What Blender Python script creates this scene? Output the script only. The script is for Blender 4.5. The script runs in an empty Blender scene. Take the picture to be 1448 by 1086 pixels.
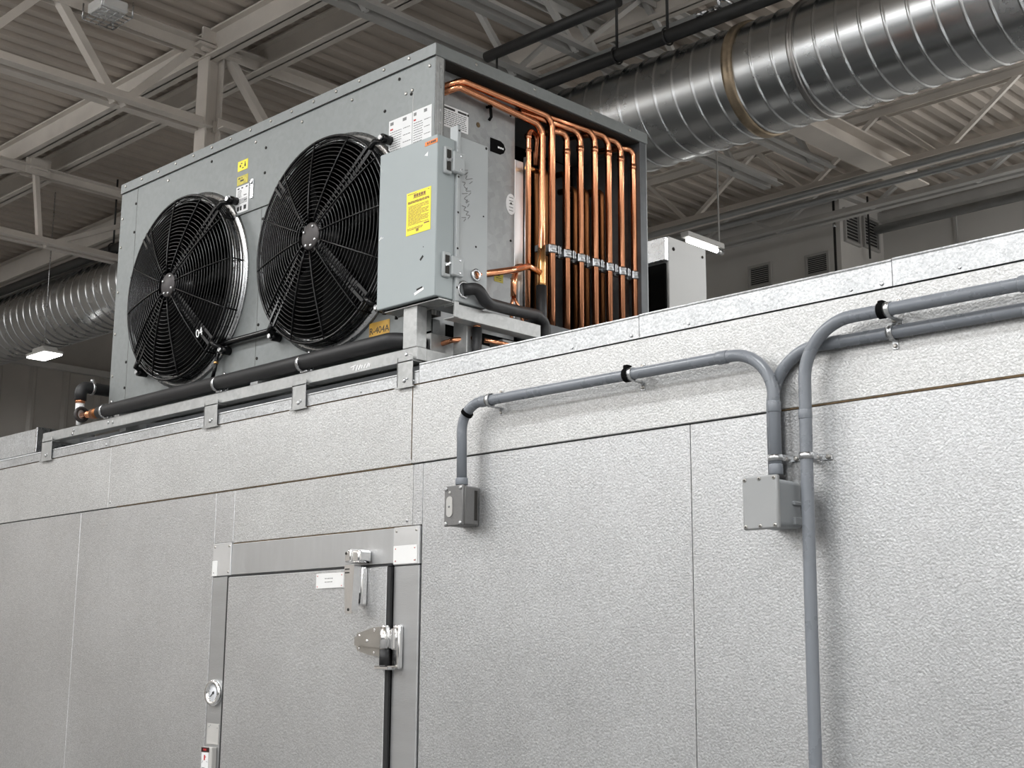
import bpy, bmesh, math, random
from mathutils import Vector, Matrix
random.seed(7)
C = bpy.context.scene.collection
PI = math.pi
ORG = {}

# ------------------------------------------------------------------ materials
def mat(name, col, metal=0.0, rough=0.5, var=0.0, vscale=6.0, bump=0.0, bscale=60.0, spec=0.5, coat=0.0, stretch=None, fleck=0.0, fscale=90.0):
    m = bpy.data.materials.new(name); m.use_nodes = True
    nt = m.node_tree; N = nt.nodes; L = nt.links
    b = N['Principled BSDF']
    b.inputs['Metallic'].default_value = metal
    b.inputs['Roughness'].default_value = rough
    b.inputs['Specular IOR Level'].default_value = spec
    b.inputs['Coat Weight'].default_value = coat
    c = (*col, 1)
    b.inputs['Base Color'].default_value = c
    if var or bump or fleck:
        tc = N.new('ShaderNodeTexCoord'); mp = N.new('ShaderNodeMapping')
        L.new(tc.outputs['Object'], mp.inputs['Vector'])
        if stretch: mp.inputs['Scale'].default_value = stretch
    last = None
    if var:
        n = N.new('ShaderNodeTexNoise'); n.inputs['Scale'].default_value = vscale; n.inputs['Detail'].default_value = 6
        n.inputs['Roughness'].default_value = 0.6
        L.new(mp.outputs['Vector'], n.inputs['Vector'])
        r = N.new('ShaderNodeValToRGB')
        r.color_ramp.elements[0].position = 0.3; r.color_ramp.elements[1].position = 0.7
        r.color_ramp.elements[0].color = tuple(max(0, x * (1 - var)) for x in col) + (1,)
        r.color_ramp.elements[1].color = tuple(min(1, x * (1 + var)) for x in col) + (1,)
        L.new(n.outputs['Fac'], r.inputs['Fac'])
        last = r.outputs['Color']
        mr = N.new('ShaderNodeMapRange'); mr.inputs['To Min'].default_value = max(0.02, rough - 0.06); mr.inputs['To Max'].default_value = min(1, rough + 0.08)
        L.new(n.outputs['Fac'], mr.inputs['Value']); L.new(mr.outputs['Result'], b.inputs['Roughness'])
    if fleck:
        v = N.new('ShaderNodeTexVoronoi'); v.inputs['Scale'].default_value = fscale
        L.new(mp.outputs['Vector'], v.inputs['Vector'])
        bw = N.new('ShaderNodeRGBToBW'); L.new(v.outputs['Color'], bw.inputs['Color'])
        r2 = N.new('ShaderNodeMapRange'); r2.inputs['To Min'].default_value = 1 - fleck; r2.inputs['To Max'].default_value = 1 + fleck
        L.new(bw.outputs['Val'], r2.inputs['Value'])
        mx = N.new('ShaderNodeVectorMath'); mx.operation = 'MULTIPLY'
        if last: L.new(last, mx.inputs[0])
        else: mx.inputs[0].default_value = col
        L.new(r2.outputs['Result'], mx.inputs[1])
        last = mx.outputs['Vector']
    if last: L.new(last, b.inputs['Base Color'])
    if bump:
        n2 = N.new('ShaderNodeTexNoise'); n2.inputs['Scale'].default_value = bscale; n2.inputs['Detail'].default_value = 3
        L.new(mp.outputs['Vector'], n2.inputs['Vector'])
        bp = N.new('ShaderNodeBump'); bp.inputs['Strength'].default_value = bump; bp.inputs['Distance'].default_value = 0.004
        L.new(n2.outputs['Fac'], bp.inputs['Height']); L.new(bp.outputs['Normal'], b.inputs['Normal'])
    return m

def glow(name, col, s):
    m = bpy.data.materials.new(name); m.use_nodes = True
    b = m.node_tree.nodes['Principled BSDF']
    b.inputs['Base Color'].default_value = (*col, 1)
    b.inputs['Emission Color'].default_value = (*col, 1); b.inputs['Emission Strength'].default_value = s
    return m

M = {}
M['stucco'] = mat('stucco_aluminium', (.515, .518, .522), .84, .40, .05, 2.2, .36, 170, fleck=.17, fscale=190)
M['stucco2'] = mat('stucco_aluminium_header', (.53, .53, .525), .72, .42, .06, 2.6, .38, 170, fleck=.18, fscale=190)
M['stucco3'] = mat('stucco_aluminium_lower', (.59, .593, .598), .86, .36, .05, 2.0, .32, 170, fleck=.14, fscale=190)
M['galv_cap'] = mat('spangled_galvanised_cap', (.50, .51, .518), .78, .38, .10, 12, .25, 120, fleck=.22, fscale=170)
M['brushed'] = mat('brushed_steel', (.50, .505, .51), .85, .36, .05, 3, .08, 60, stretch=(1, 1, 8))
M['brushed_h'] = mat('brushed_steel_header', (.52, .525, .53), .85, .36, .05, 3, .08, 60, stretch=(8, 1, 1))
M['plate'] = mat('bright_steel_plate', (.74, .745, .75), .85, .34, .05, 6)
M['chrome'] = mat('polished_chrome', (.86, .86, .86), 1.0, .16)
M['zinc'] = mat('zinc_plate', (.58, .59, .60), 1.0, .27, .1, 40)
M['nickel'] = mat('satin_nickel', (.46, .44, .41), .95, .32, .05, 20)
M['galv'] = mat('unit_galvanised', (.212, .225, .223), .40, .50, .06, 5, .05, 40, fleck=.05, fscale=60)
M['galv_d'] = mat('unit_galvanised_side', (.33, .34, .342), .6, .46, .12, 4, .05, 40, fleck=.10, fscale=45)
M['galv_rail'] = mat('rail_galvanised', (.40, .405, .40), .6, .42, .10, 8, fleck=.1, fscale=70)
M['galv_in'] = mat('dark_steel_inside', (.10, .105, .11), .5, .5, .25, 9)
M['boxpaint'] = mat('grey_enamel', (.30, .335, .34), .0, .38, .02, 3, spec=.5)
M['boxpaint_s'] = mat('grey_enamel_side', (.36, .38, .385), .0, .42, .02, 3)
M['black'] = mat('black_gloss_wire', (.003, .003, .0035), .0, .24, spec=.3)
M['blackmatte'] = mat('black_matte', (.005, .005, .005), .0, .85, spec=.05)
M['rubber'] = mat('black_foam_rubber', (.016, .016, .017), .0, .50, .15, 15, .05, 200, spec=.45)
M['motor'] = mat('motor_plate', (.055, .05, .05), .5, .5)
M['copper'] = mat('copper_tube', (.80, .355, .19), 1.0, .20, .12, 14, stretch=(1, 1, .35))
M['copper_d'] = mat('copper_tube_dark', (.30, .125, .05), 1.0, .40, .25, 10, stretch=(1, 1, .3))  # darker, rougher copper base
M['brass'] = mat('brazed_copper', (.68, .38, .15), 1.0, .25, .2, 18)
M['pvc'] = mat('grey_pvc', (.185, .20, .222), .0, .27, .06, 5, spec=.5)
M['pvcbox'] = mat('grey_pvc_box', (.30, .305, .305), .0, .42, .02, 4)
M['pvcbox_s'] = mat('grey_pvc_body', (.27, .285, .295), .0, .36, .02, 4)
M['castbox'] = mat('cast_grey_box', (.17, .168, .165), .35, .38, .08, 20, .1, 120)
M['white'] = mat('white_vinyl', (.74, .74, .74), 0, .5)
M['whitebright'] = mat('white_plate', (.86, .86, .85), .2, .3)
M['yellow'] = mat('yellow_vinyl', (.88, .74, .03), 0, .45, .04, 30)
M['yellow_f'] = mat('faded_yellow_vinyl', (.52, .44, .06), 0, .5, .25, 60)
M['amber'] = mat('amber_tape', (.52, .30, .045), 0, .45, .15, 25)
M['orange'] = mat('orange_vinyl', (.82, .22, .03), 0, .5)
M['ink'] = mat('dark_ink', (.03, .03, .03), 0, .6)
M['greyink'] = mat('grey_ink', (.20, .20, .20), 0, .6)
M['whiteink'] = mat('white_paint', (.8, .8, .8), 0, .6)
M['redink'] = mat('red_ink', (.5, .02, .02), 0, .6)
M['brownink'] = mat('brown_ink', (.22, .10, .04), 0, .6)
M['rust'] = mat('rusty_line', (.10, .065, .03), .0, .8, .5, 30)
M['gap'] = mat('dark_gap', (.025, .023, .02), 0, .9)
M['duct'] = mat('spiral_galvanised', (.52, .53, .535), 1.0, .26, .04, 1.5)
M['ductband'] = mat('coupling_steel', (.36, .35, .34), 1.0, .34, .2, 8)
M['ductrust'] = mat('stained_coupling', (.34, .27, .19), .8, .42, .4, 12)
M['deck'] = mat('painted_roof_deck', (.53, .47, .41), .10, .5, .12, 1.3)
M['joist'] = mat('painted_joist', (.66, .61, .555), .0, .5, .08, 3)
M['joist_d'] = mat('grey_joist', (.50, .49, .47), .1, .5, .1, 3)
M['strut'] = mat('strut_galvanised', (.42, .43, .43), .7, .4, .1, 8)
M['blackpipe'] = mat('black_pipe', (.02, .02, .02), .0, .5, .1, 10)
M['wallpaint'] = mat('grey_wall_panel', (.66, .64, .61), .0, .6, .05, 1.5)
M['wallmetal'] = mat('ribbed_metal_wall', (.42, .395, .365), .1, .5, .12, 1.2)
M['vent'] = mat('vent_paint', (.45, .44, .42), .0, .5)
M['ventslot'] = mat('vent_dark', (.03, .03, .03), 0, .8)
M['concrete'] = mat('concrete_floor', (.17, .169, .166), 0, .6, .15, .8)
M['wallfront'] = mat('dark_front_wall', (.09, .09, .09), .0, .7, .05, 1.5)
M['whitewall'] = mat('white_upper_wall', (.80, .80, .80), .0, .7, .03, 1.5)
M['clamp'] = mat('clamp_zinc', (.36, .37, .38), 1.0, .33, .25, 90)
M['cabinet'] = mat('light_cabinet', (.50, .50, .49), .1, .5, .03, 2)
M['lamp'] = glow('lamp_diffuser', (1, 1, .98), 14)
M['tube'] = glow('fluorescent_tube', (1, 1, .97), 9)
M['display'] = mat('dark_display', (.03, .008, .008), 0, .2)
M['dial'] = mat('dial_face', (.72, .73, .76), 0, .4)

# ------------------------------------------------------------------ mesh builder
class B:
    def __init__(s, *mats): s.bm = bmesh.new(); s.mats = list(mats)
    def _set(s, faces, mi, smooth=False):
        for f in faces: f.material_index = mi; f.smooth = smooth
    def box(s, x0, x1, y0, y1, z0, z1, mi=0, bev=0.0, seg=1, m=None):
        bm = s.bm
        vs = [bm.verts.new((x, y, z)) for x in (x0, x1) for y in (y0, y1) for z in (z0, z1)]
        fs = [bm.faces.new([vs[i] for i in q]) for q in ((0, 1, 3, 2), (4, 6, 7, 5), (0, 4, 5, 1), (2, 3, 7, 6), (0, 2, 6, 4), (1, 5, 7, 3))]
        s._set(fs, mi)
        if m is not None:
            for v in vs: v.co = m @ v.co
        if bev:
            es = set(e for f in fs for e in f.edges)
            r = bmesh.ops.bevel(bm, geom=list(es), offset=bev, segments=seg, affect='EDGES', profile=.5)
            s._set(r['faces'], mi, seg > 1)
        return s
    def prism(s, pts, a0, a1, axis='y', mi=0, smooth=False):
        bm = s.bm
        def mk(p, a):
            return {'y': (p[0], a, p[1]), 'x': (a, p[0], p[1]), 'z': (p[0], p[1], a)}[axis]
        A = [bm.verts.new(mk(p, a0)) for p in pts]; Bv = [bm.verts.new(mk(p, a1)) for p in pts]
        n = len(pts); fs = [bm.faces.new(A), bm.faces.new(list(reversed(Bv)))]
        s._set(fs, mi)
        sd = [bm.faces.new((A[i], Bv[i], Bv[(i + 1) % n], A[(i + 1) % n])) for i in range(n)]
        s._set(sd, mi, smooth)
        return s
    def tube(s, pts, r, seg=14, mi=0, caps=True, ups=None, closed=False):
        pts = [Vector(p) for p in pts]; n = len(pts); bm = s.bm
        rs = r if isinstance(r, (list, tuple)) else [r] * n
        ts = []
        for i in range(n):
            if closed: t = pts[(i + 1) % n] - pts[i - 1]
            else: t = pts[min(i + 1, n - 1)] - pts[max(i - 1, 0)]
            ts.append(t.normalized() if t.length > 1e-9 else Vector((0, 0, 1)))
        t = ts[0]; u = Vector((0, 0, 1)) if abs(t.z) < .9 else Vector((1, 0, 0))
        u = (u - t * u.dot(t)).normalized(); rings = []
        for i in range(n):
            t = ts[i]; u = (u - t * u.dot(t)).normalized(); v = t.cross(u)
            rings.append([bm.verts.new(pts[i] + (u * math.cos(2 * PI * k / seg) + v * math.sin(2 * PI * k / seg)) * rs[i]) for k in range(seg)])
        fs = []
        for i in range(n if closed else n - 1):
            a, b = rings[i], rings[(i + 1) % n]
            for k in range(seg):
                fs.append(bm.faces.new((a[k], a[(k + 1) % seg], b[(k + 1) % seg], b[k])))
        s._set(fs, mi, True)
        if caps and not closed:
            s._set([bm.faces.new(list(reversed(rings[0]))), bm.faces.new(rings[-1])], mi)
        return s
    def cyl(s, p0, p1, r, seg=20, mi=0): return s.tube([p0, p1], r, seg, mi)
    def bar(s, p0, p1, w, h, mi=0, bev=0.0, up=(0, 0, 1)):
        p0, p1 = Vector(p0), Vector(p1); t = (p1 - p0); l = t.length; t.normalize()
        u = Vector(up); sx = t.cross(u)
        if sx.length < 1e-4: u = Vector((1, 0, 0)); sx = t.cross(u)
        sx.normalize(); u = sx.cross(t)
        m = Matrix((sx, t, u)).transposed().to_4x4(); m.translation = p0
        return s.box(-w / 2, w / 2, 0, l, -h / 2, h / 2, mi, bev, 1, m)
    def angle(s, p0, p1, w, th, mi=0, flip=1):      # L section, horizontal leg + vertical leg
        p0, p1 = Vector(p0), Vector(p1)
        s.bar(p0, p1, w, th, mi)
        t = (p1 - p0).normalized(); sx = t.cross(Vector((0, 0, 1))).normalized() * (w / 2 - th / 2) * 0
        o = Vector((0, 0, flip * w / 2))
        return s.bar(p0 + o + sx, p1 + o + sx, th * 2.2, w, mi)
    def lathe(s, prof, c, axis='y', seg=40, mi=0, smooth=True, closed=False):
        bm = s.bm; c = Vector(c); rings = []
        for (r, a) in prof:
            ring = []
            for k in range(seg):
                q = 2 * PI * k / seg; x, z = r * math.cos(q), r * math.sin(q)
                p = {'y': (x, a, z), 'x': (a, x, z), 'z': (x, z, a)}[axis]
                ring.append(bm.verts.new(c + Vector(p)))
            rings.append(ring)
        fs = []
        n = len(rings)
        for i in range(n if closed else n - 1):
            a, b = rings[i], rings[(i + 1) % n]
            for k in range(seg): fs.append(bm.faces.new((a[k], a[(k + 1) % seg], b[(k + 1) % seg], b[k])))
        s._set(fs, mi, smooth)
        if not closed:
            for rg in (rings[0], rings[-1]):
                if (rg[0].co - rg[1].co).length > 1e-6: s._set([bm.faces.new(rg)], mi)
        return s
    def ring(s, c, R, r, axis='y', seg=64, sg=6, mi=0):
        c = Vector(c); pts = []
        for k in range(seg):
            q = 2 * PI * k / seg; a, b = R * math.cos(q), R * math.sin(q)
            pts.append(c + Vector({'y': (a, 0, b), 'x': (0, a, b), 'z': (a, b, 0)}[axis]))
        return s.tube(pts, r, sg, mi, closed=True)
    def screw(s, p, d, r=.006, h=.003, mi=0):
        p = Vector(p); d = Vector(d)
        return s.tube([p - d * .001, p + d * h * .6, p + d * h], [r, r, r * .55], 8, mi)
    def quad(s, pts, mi=0):
        s._set([s.bm.faces.new([s.bm.verts.new(p) for p in pts])], mi); return s
    def text(s, body, size, m, mi=0, ext=.0004):
        cu = bpy.data.curves.new('t', 'FONT'); cu.body = body; cu.size = size; cu.extrude = ext; cu.align_x = 'CENTER'; cu.align_y = 'CENTER'
        o = bpy.data.objects.new('t', cu); C.objects.link(o)
        bpy.context.view_layer.update()
        me = bpy.data.meshes.new_from_object(o.evaluated_get(bpy.context.evaluated_depsgraph_get()))
        n0 = len(s.bm.verts); f0 = len(s.bm.faces)
        s.bm.from_mesh(me); s.bm.verts.ensure_lookup_table(); s.bm.faces.ensure_lookup_table()
        for v in s.bm.verts[n0:]: v.co = m @ v.co
        for f in s.bm.faces[f0:]: f.material_index = mi
        bpy.data.objects.remove(o); bpy.data.curves.remove(cu); bpy.data.meshes.remove(me)
        return s
    def obj(s, name, parent=None, label=None):
        bmesh.ops.recalc_face_normals(s.bm, faces=s.bm.faces)
        org = ORG[parent.name] if parent else None
        if org is None:
            vs = [v.co for v in s.bm.verts]
            org = Vector(((min(v.x for v in vs) + max(v.x for v in vs)) / 2, (min(v.y for v in vs) + max(v.y for v in vs)) / 2, min(v.z for v in vs)))
        bmesh.ops.translate(s.bm, verts=s.bm.verts, vec=-org)
        me = bpy.data.meshes.new(name); s.bm.to_mesh(me); s.bm.free()
        for mm in s.mats: me.materials.append(M[mm])
        o = bpy.data.objects.new(name, me); C.objects.link(o)
        if parent: o.parent = parent
        else: o.location = org
        ORG[o.name] = org
        if label: o['label'] = label
        return o

def thing(name, loc, label, cat, group=None):
    o = bpy.data.objects.new(name, None); C.objects.link(o); o.location = loc; o.empty_display_size = .1
    ORG[o.name] = Vector(loc); return tag(o, label, cat, group)
def tag(o, label, cat, group=None, kind=None):
    o['label'] = label; o['category'] = cat
    if group: o['group'] = group
    if kind: o['kind'] = kind
    return o
def struct(o, label=None):
    o['kind'] = 'structure'
    if label: o['label'] = label
    return o

def fillet(pts, rad, n=9):
    pts = [Vector(p) for p in pts]; out = [pts[0]]
    rads = rad if isinstance(rad, (list, tuple)) else [rad] * len(pts)
    for i in range(1, len(pts) - 1):
        a, b, c = pts[i - 1], pts[i], pts[i + 1]; d0 = (a - b); d1 = (c - b); l0, l1 = d0.length, d1.length
        d0.normalize(); d1.normalize(); ang = d0.angle(d1)
        if ang > PI - .02: out.append(b); continue
        t = min(rads[i] / math.tan(ang / 2), l0 * .49, l1 * .49); r = t * math.tan(ang / 2)
        bis = (d0 + d1).normalized(); cen = b + bis * (r / math.sin(ang / 2))
        p0, p1 = b + d0 * t - cen, b + d1 * t - cen
        tot = p0.angle(p1); ax = p0.cross(p1).normalized()
        for k in range(n + 1): out.append(cen + Matrix.Rotation(tot * k / n, 3, ax) @ p0)
    out.append(pts[-1]); return out

def sticker(name, parent, plane, at, u0, u1, v0, v1, base, ink='ink', rows=(), label=None, th=.0012, round_=0, head=None):
    """flat label on a y=const ('y', facing -Y) or x=const ('x', facing +X) face; rows = list of (v fraction, height, u spans)"""
    b = B(base, ink, 'redink')
    def bx(ua, ub, va, vb, d0, d1, mi):
        if plane == 'y': b.box(ua, ub, at - d1, at - d0, va, vb, mi)
        else: b.box(at + d0, at + d1, ua, ub, va, vb, mi)
    bx(u0, u1, v0, v1, 0, th, 0)
    W, H = u1 - u0, v1 - v0
    for (vf, h, spans) in rows:
        for sp in spans:
            a, c = sp[0], sp[1]; mi = sp[2] if len(sp) > 2 else 1
            bx(u0 + a * W, u0 + c * W, v0 + (vf - h / 2) * H, v0 + (vf + h / 2) * H, th, th + .0004, mi)
    return b.obj(name, parent, label)
def words(a, b, lo=.03, hi=.12, gap=.018):
    out = []; x = a
    while x < b - lo:
        w = random.uniform(lo, hi); out.append((x, min(b, x + w))); x += w + gap
    return out

# ================================================================== SETTING
ZD_ = 5.78
struct(B('concrete').box(-22, 8, -12, 14, -.1, 0).obj('floor'))
struct(B('wallfront', 'whitewall').box(-22, 8.2, -12.2, -12, 0, 2.5).box(-22, 8.2, -12.2, -12, 2.5, ZD_, 1).obj('wall_front'))  # unseen wall, dark below and white above to shape reflections in the panels
struct(B('wallpaint').box(8, 8.2, -12, 14, 0, ZD_).obj('wall_right'))
# corrugated roof deck, ribs run away from the cooler front
b = B('deck'); ZD = 5.78; prof = []; x = -22.0; p = .152
while x < 8:
    prof += [(x, ZD), (x + .062, ZD), (x + .076, ZD + .032), (x + .138, ZD + .032)]; x += p
bot = [b.bm.verts.new((a, -12, z)) for a, z in prof]; top = [b.bm.verts.new((a, 14, z)) for a, z in prof]
for i in range(len(prof) - 1): b.bm.faces.new((bot[i], bot[i + 1], top[i + 1], top[i]))
up0 = [b.bm.verts.new((q[0], q[1], ZD + .09)) for q in ((-22, -12), (8, -12), (8, 14), (-22, 14))]
b.bm.faces.new(up0)
struct(b.obj('ceiling'))
# ribbed left wall
b = B('wallmetal'); y = -12.0
prof = []
while y < 14:
    prof += [(y, -14.4), (y + .30, -14.4), (y + .33, -14.36), (y + .36, -14.36), (y + .39, -14.4)]; y += .40
A = [b.bm.verts.new((xx, yy, 0)) for yy, xx in prof]; T = [b.bm.verts.new((xx, yy, 5.0)) for yy, xx in prof]
for i in range(len(prof) - 1): b.bm.faces.new((A[i], A[i + 1], T[i + 1], T[i]))
b.box(-14.7, -14.5, -12, 14, 0, ZD)
struct(b.obj('wall_left'))
struct(B('joist_d').box(-14.4, -14.33, -12, 14, 5.0, 5.07).obj('trim_1'))
# far walls
struct(B('wallpaint').box(-13.5, -5.884, 6.9, 7.7, 0, ZD, 0).obj('wall_back'))
struct(B('wallpaint').box(-5.884, 8, 7.62, 7.8, 0, ZD, 0).obj('wall_rear'))
b = B('joist_d')
for xx in (-5.2, -4.55): b.box(xx, xx + .02, 7.60, 7.62, 0, 5.6)
b.box(-5.884, 8, 7.54, 7.62, 5.62, 5.70).box(-13, -5.9, 6.87, 6.9, 5.66, 5.74)
struct(b.obj('trim_2'))
# louvre vents
def vent(label, face, at, u0, u1, v0, v1):
    t = thing('louvre_vent', (u0, at, v0) if face == 'y' else (at, u0, v0), label, 'vent', 'louvre vents on the far wall')
    f = B('vent'); k = B('ventslot'); s = B('vent'); fr = .022
    def bx(bb, a, c, d, e, i, o):
        if face == 'y': bb.box(a, c, at - o, at - i, d, e)
        else: bb.box(at + i, at + o, a, c, d, e)
    bx(f, u0 - fr, u1 + fr, v1, v1 + fr, 0, .025); bx(f, u0 - fr, u1 + fr, v0 - fr, v0, 0, .025)
    bx(f, u0 - fr, u0, v0, v1, 0, .025); bx(f, u1, u1 + fr, v0, v1, 0, .025)
    bx(k, u0, u1, v0, v1, .001, .004)
    n = 9
    for i in range(n):
        z = v0 + (i + .5) * (v1 - v0) / n
        bx(s, u0, u1, z - .0025, z + .0025, .005, .012)
    f.obj('vent_frame', t); k.obj('backing', t, 'dark backing'); s.obj('slats', t)
vent('small louvre vent just above the cooler top edge, nearer the pale cabinet', 'y', 6.9, -6.80, -6.60, 5.07, 5.235)
vent('small louvre vent just above the cooler top edge, below the taller pair of vents', 'y', 6.9, -6.21, -6.015, 5.06, 5.215)
vent('tall louvre vent of the pair on the side wall, beside the thin hanging rod', 'x', -5.884, 6.97, 7.18, 5.33, 5.59)
vent('tall louvre vent of the pair on the side wall, next to the dark recess', 'x', -5.884, 7.28, 7.50, 5.35, 5.60)

# ------------------------------------------------------------------ roof steel
def beam_x(name, x0, x1, y, z0, z1, w, m, label, cat='beam', group='roof purlins'):
    b = B(m); t = .012
    b.box(x0, x1, y - t / 2, y + t / 2, z0, z1); b.box(x0, x1, y - w / 2, y + w / 2, z0, z0 + t); b.box(x0, x1, y - w / 2, y + w / 2, z1 - t, z1)
    return tag(b.obj(name), label, cat, group)
beam_x('roof_purlin', -13.4, 7.9, 1.50, 5.58, 5.76, .10, 'joist', 'painted steel purlin crossing behind the white corner post, nearer the cooler front')
beam_x('roof_purlin', -13.4, 7.9, 1.86, 5.58, 5.76, .10, 'joist', 'painted steel purlin under the roof deck, just beyond the corner post')
beam_x('roof_purlin', -13.4, 7.9, 3.0, 5.55, 5.76, .10, 'joist', 'painted steel purlin above the left stretch of spiral duct')

def joist(name, axis, a0, a1, at_top, at_bot, zt, zb, nodes, label, m='joist', group='open web roof joists', cw=.07, web=.035):
    """open web joist along x or y; nodes = list of (top pos, bottom pos) zigzag"""
    P = (lambda a, c, z: (a, c, z)) if axis == 'x' else (lambda a, c, z: (c, a, z))
    t = thing(name, P((a0 + a1) / 2, at_bot, zb), label, 'joist', group)
    for nm, c, z, fl in (('top_chord', at_top, zt, -1), ('bottom_chord', at_bot, zb, 1)):
        b = B(m)
        for d in (-.028, .028):
            o = cw / 2 + abs(d) * 0
            cc = c + d
            s = 1 if d > 0 else -1
            b.bar(P(a0, cc + s * cw * .35, z), P(a1, cc + s * cw * .35, z), cw * .8, .008)
            b.bar(P(a0, cc, z + fl * cw * .4), P(a1, cc, z + fl * cw * .4), .008, cw * .8)
        b.obj(nm, t)
    for (u, zu, v, zv) in nodes:
        b = B(m)
        p0 = P(u, at_top if zu > (zt + zb) / 2 else at_bot, zu); p1 = P(v, at_top if zv > (zt + zb) / 2 else at_bot, zv)
        b.bar(p0, p1, web, web * .8)
        b.obj('web_member', t)
    return t
def zig(a0, a1, step, zt, zb):
    out = []; a = a0; up = True
    while a + step / 2 <= a1:
        out.append((a, zt if up else zb, a + step / 2, zb if up else zt)); a += step / 2; up = not up
    return out
# main girder upper left, running away from the viewer
joist('roof_girder', 'y', -2.2, 1.50, -7.25, -7.25, 5.66, 5.10,
      [(.42, 5.66, .86, 5.10), (1.42, 5.66, .90, 5.10), (-.1, 5.10, .38, 5.66), (-.15, 5.10, -.62, 5.66), (-1.1, 5.1, -.66, 5.66)],
      'large painted open web girder in the upper left ending at the white post', group=None, cw=.09, web=.06)
joist('roof_girder', 'y', 1.54, 4.4, -7.2, -7.2, 5.66, 5.10, [(1.58, 5.66, 2.05, 5.10), (2.6, 5.66, 2.1, 5.10), (2.65, 5.66, 3.2, 5.10), (3.8, 5.66, 3.25, 5.10)],
      'painted open web girder carrying on beyond the white post, behind the fan unit', group=None, cw=.09, web=.06)
t = thing('support_post', (-7.25, 1.52, 2.742), 'white painted steel post rising behind the fan unit to the roof girder', 'post')
B('joist').box(-7.31, -7.19, 1.46, 1.472, 2.76, 5.62).box(-7.31, -7.19, 1.568, 1.58, 2.76, 5.62).box(-7.256, -7.244, 1.472, 1.568, 2.76, 5.62).obj('shaft', t)
B('joist').box(-7.36, -7.14, 1.36, 1.68, 5.62, 5.64).box(-7.33, -7.31, 1.40, 1.62, 5.60, 5.76).box(-7.19, -7.17, 1.40, 1.62, 5.60, 5.76).obj('cap_plate', t)
B('joist').box(-7.40, -7.10, 1.38, 1.62, 2.742, 2.76).obj('base_plate', t)
# lower truss at the far left
joist('roof_girder', 'y', -2.0, 4.6, -9.8, -9.8, 5.52, 4.93, [(1.60, 5.52, 1.68, 4.93), (.2, 4.93, 1.5, 5.5), (1.72, 4.93, 2.9, 5.5), (-1.2, 5.5, .1, 4.93), (4.2, 4.93, 2.95, 5.5)],
      'slender painted truss in the far left whose lower chord crosses above the duct', group=None, cw=.07, web=.045)
tag(B('joist').box(-9.87, -9.73, 1.53, 1.67, 5.50, 5.58).prism([(1.50, 5.46), (1.70, 5.46), (1.70, 5.60), (1.50, 5.60)], -9.85, -9.838, 'x').prism([(1.50, 5.46), (1.70, 5.46), (1.70, 5.60), (1.50, 5.60)], -9.76, -9.748, 'x').obj('joist_seat'),
    'pale steel seat plate where purlin and far left truss meet', 'bracket')
# girders behind the unit
joist('roof_girder', 'y', -2.0, 4.9, -5.22, -5.22, 5.66, 5.10, zig(-1.6, 4.9, 1.1, 5.66, 5.10), 'painted open web girder directly over the corner of the fan unit', 'joist_d', None)
joist('roof_girder', 'y', -1.0, 4.9, -4.78, -4.78, 5.66, 5.12, zig(-.7, 4.9, 1.2, 5.66, 5.12), 'grey open web girder crossing above the short black pipe', 'joist_d', None, cw=.055)
# joist under the duct
joist('bar_joist', 'x', -13.3, 5.0, 5.32, 5.18, 5.62, 5.10, zig(-13.0, 5.0, 1.05, 5.60, 5.11), 'painted bar joist with zigzag web showing below the right stretch of duct', 'joist')
joist('bar_joist', 'x', -13.3, 5.0, 6.5, 6.5, 5.66, 5.36, zig(-13.0, 5.0, .9, 5.64, 5.37), 'shallow bar joist close to the far wall, right half of the photo', 'joist_d')
tag(B('joist').box(-4.58, -4.40, 3.2, 5.62, 5.10, 5.112).box(-4.496, -4.484, 3.2, 5.62, 5.112, 5.24).box(-4.58, -4.40, 3.2, 5.62, 5.24, 5.252).obj('roof_beam'),
    'pale painted flat beam running away under the duct at right', 'beam')
tag(B('joist').box(-6.62, -6.46, 3.6, 5.0, 5.10, 5.112).box(-6.546, -6.534, 3.6, 5.0, 5.112, 5.26).obj('roof_beam'), 'pale painted flat beam just right of the fan unit, above the pale cabinet', 'beam')
# twin galvanised strut rails
t = thing('strut_rail', (-4, 2.45, 5.08), 'twin galvanised strut rails running above the black sprinkler pipe', 'rail')
for yy, zz in ((2.42, 5.10), (2.54, 5.14)): B('strut').box(-13, 5, yy - .02, yy + .02, zz - .02, zz + .02, 0, .004).obj('rail', t)
t = thing('strut_rail', (-4, 4.9, 4.9), 'twin galvanised conduit rails crossing below the zigzag joist at right', 'rail')
for yy, zz in ((4.86, 4.97), (4.98, 4.94)): B('strut').tube([(-13, yy, zz), (5, yy, zz)], .024, 10).obj('rail', t)
b = B('strut'); b.tube([(-13, 7.3, 5.55), (-5.95, 7.3, 5.55)], .001, 6)
b.bm.free()
tag(B('strut').tube([(-5.8, 7.35, 5.48), (6, 7.35, 5.48)], .04, 10).obj('wall_pipe'), 'grey pipe running along the top of the recessed far wall at right', 'pipe')
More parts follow.
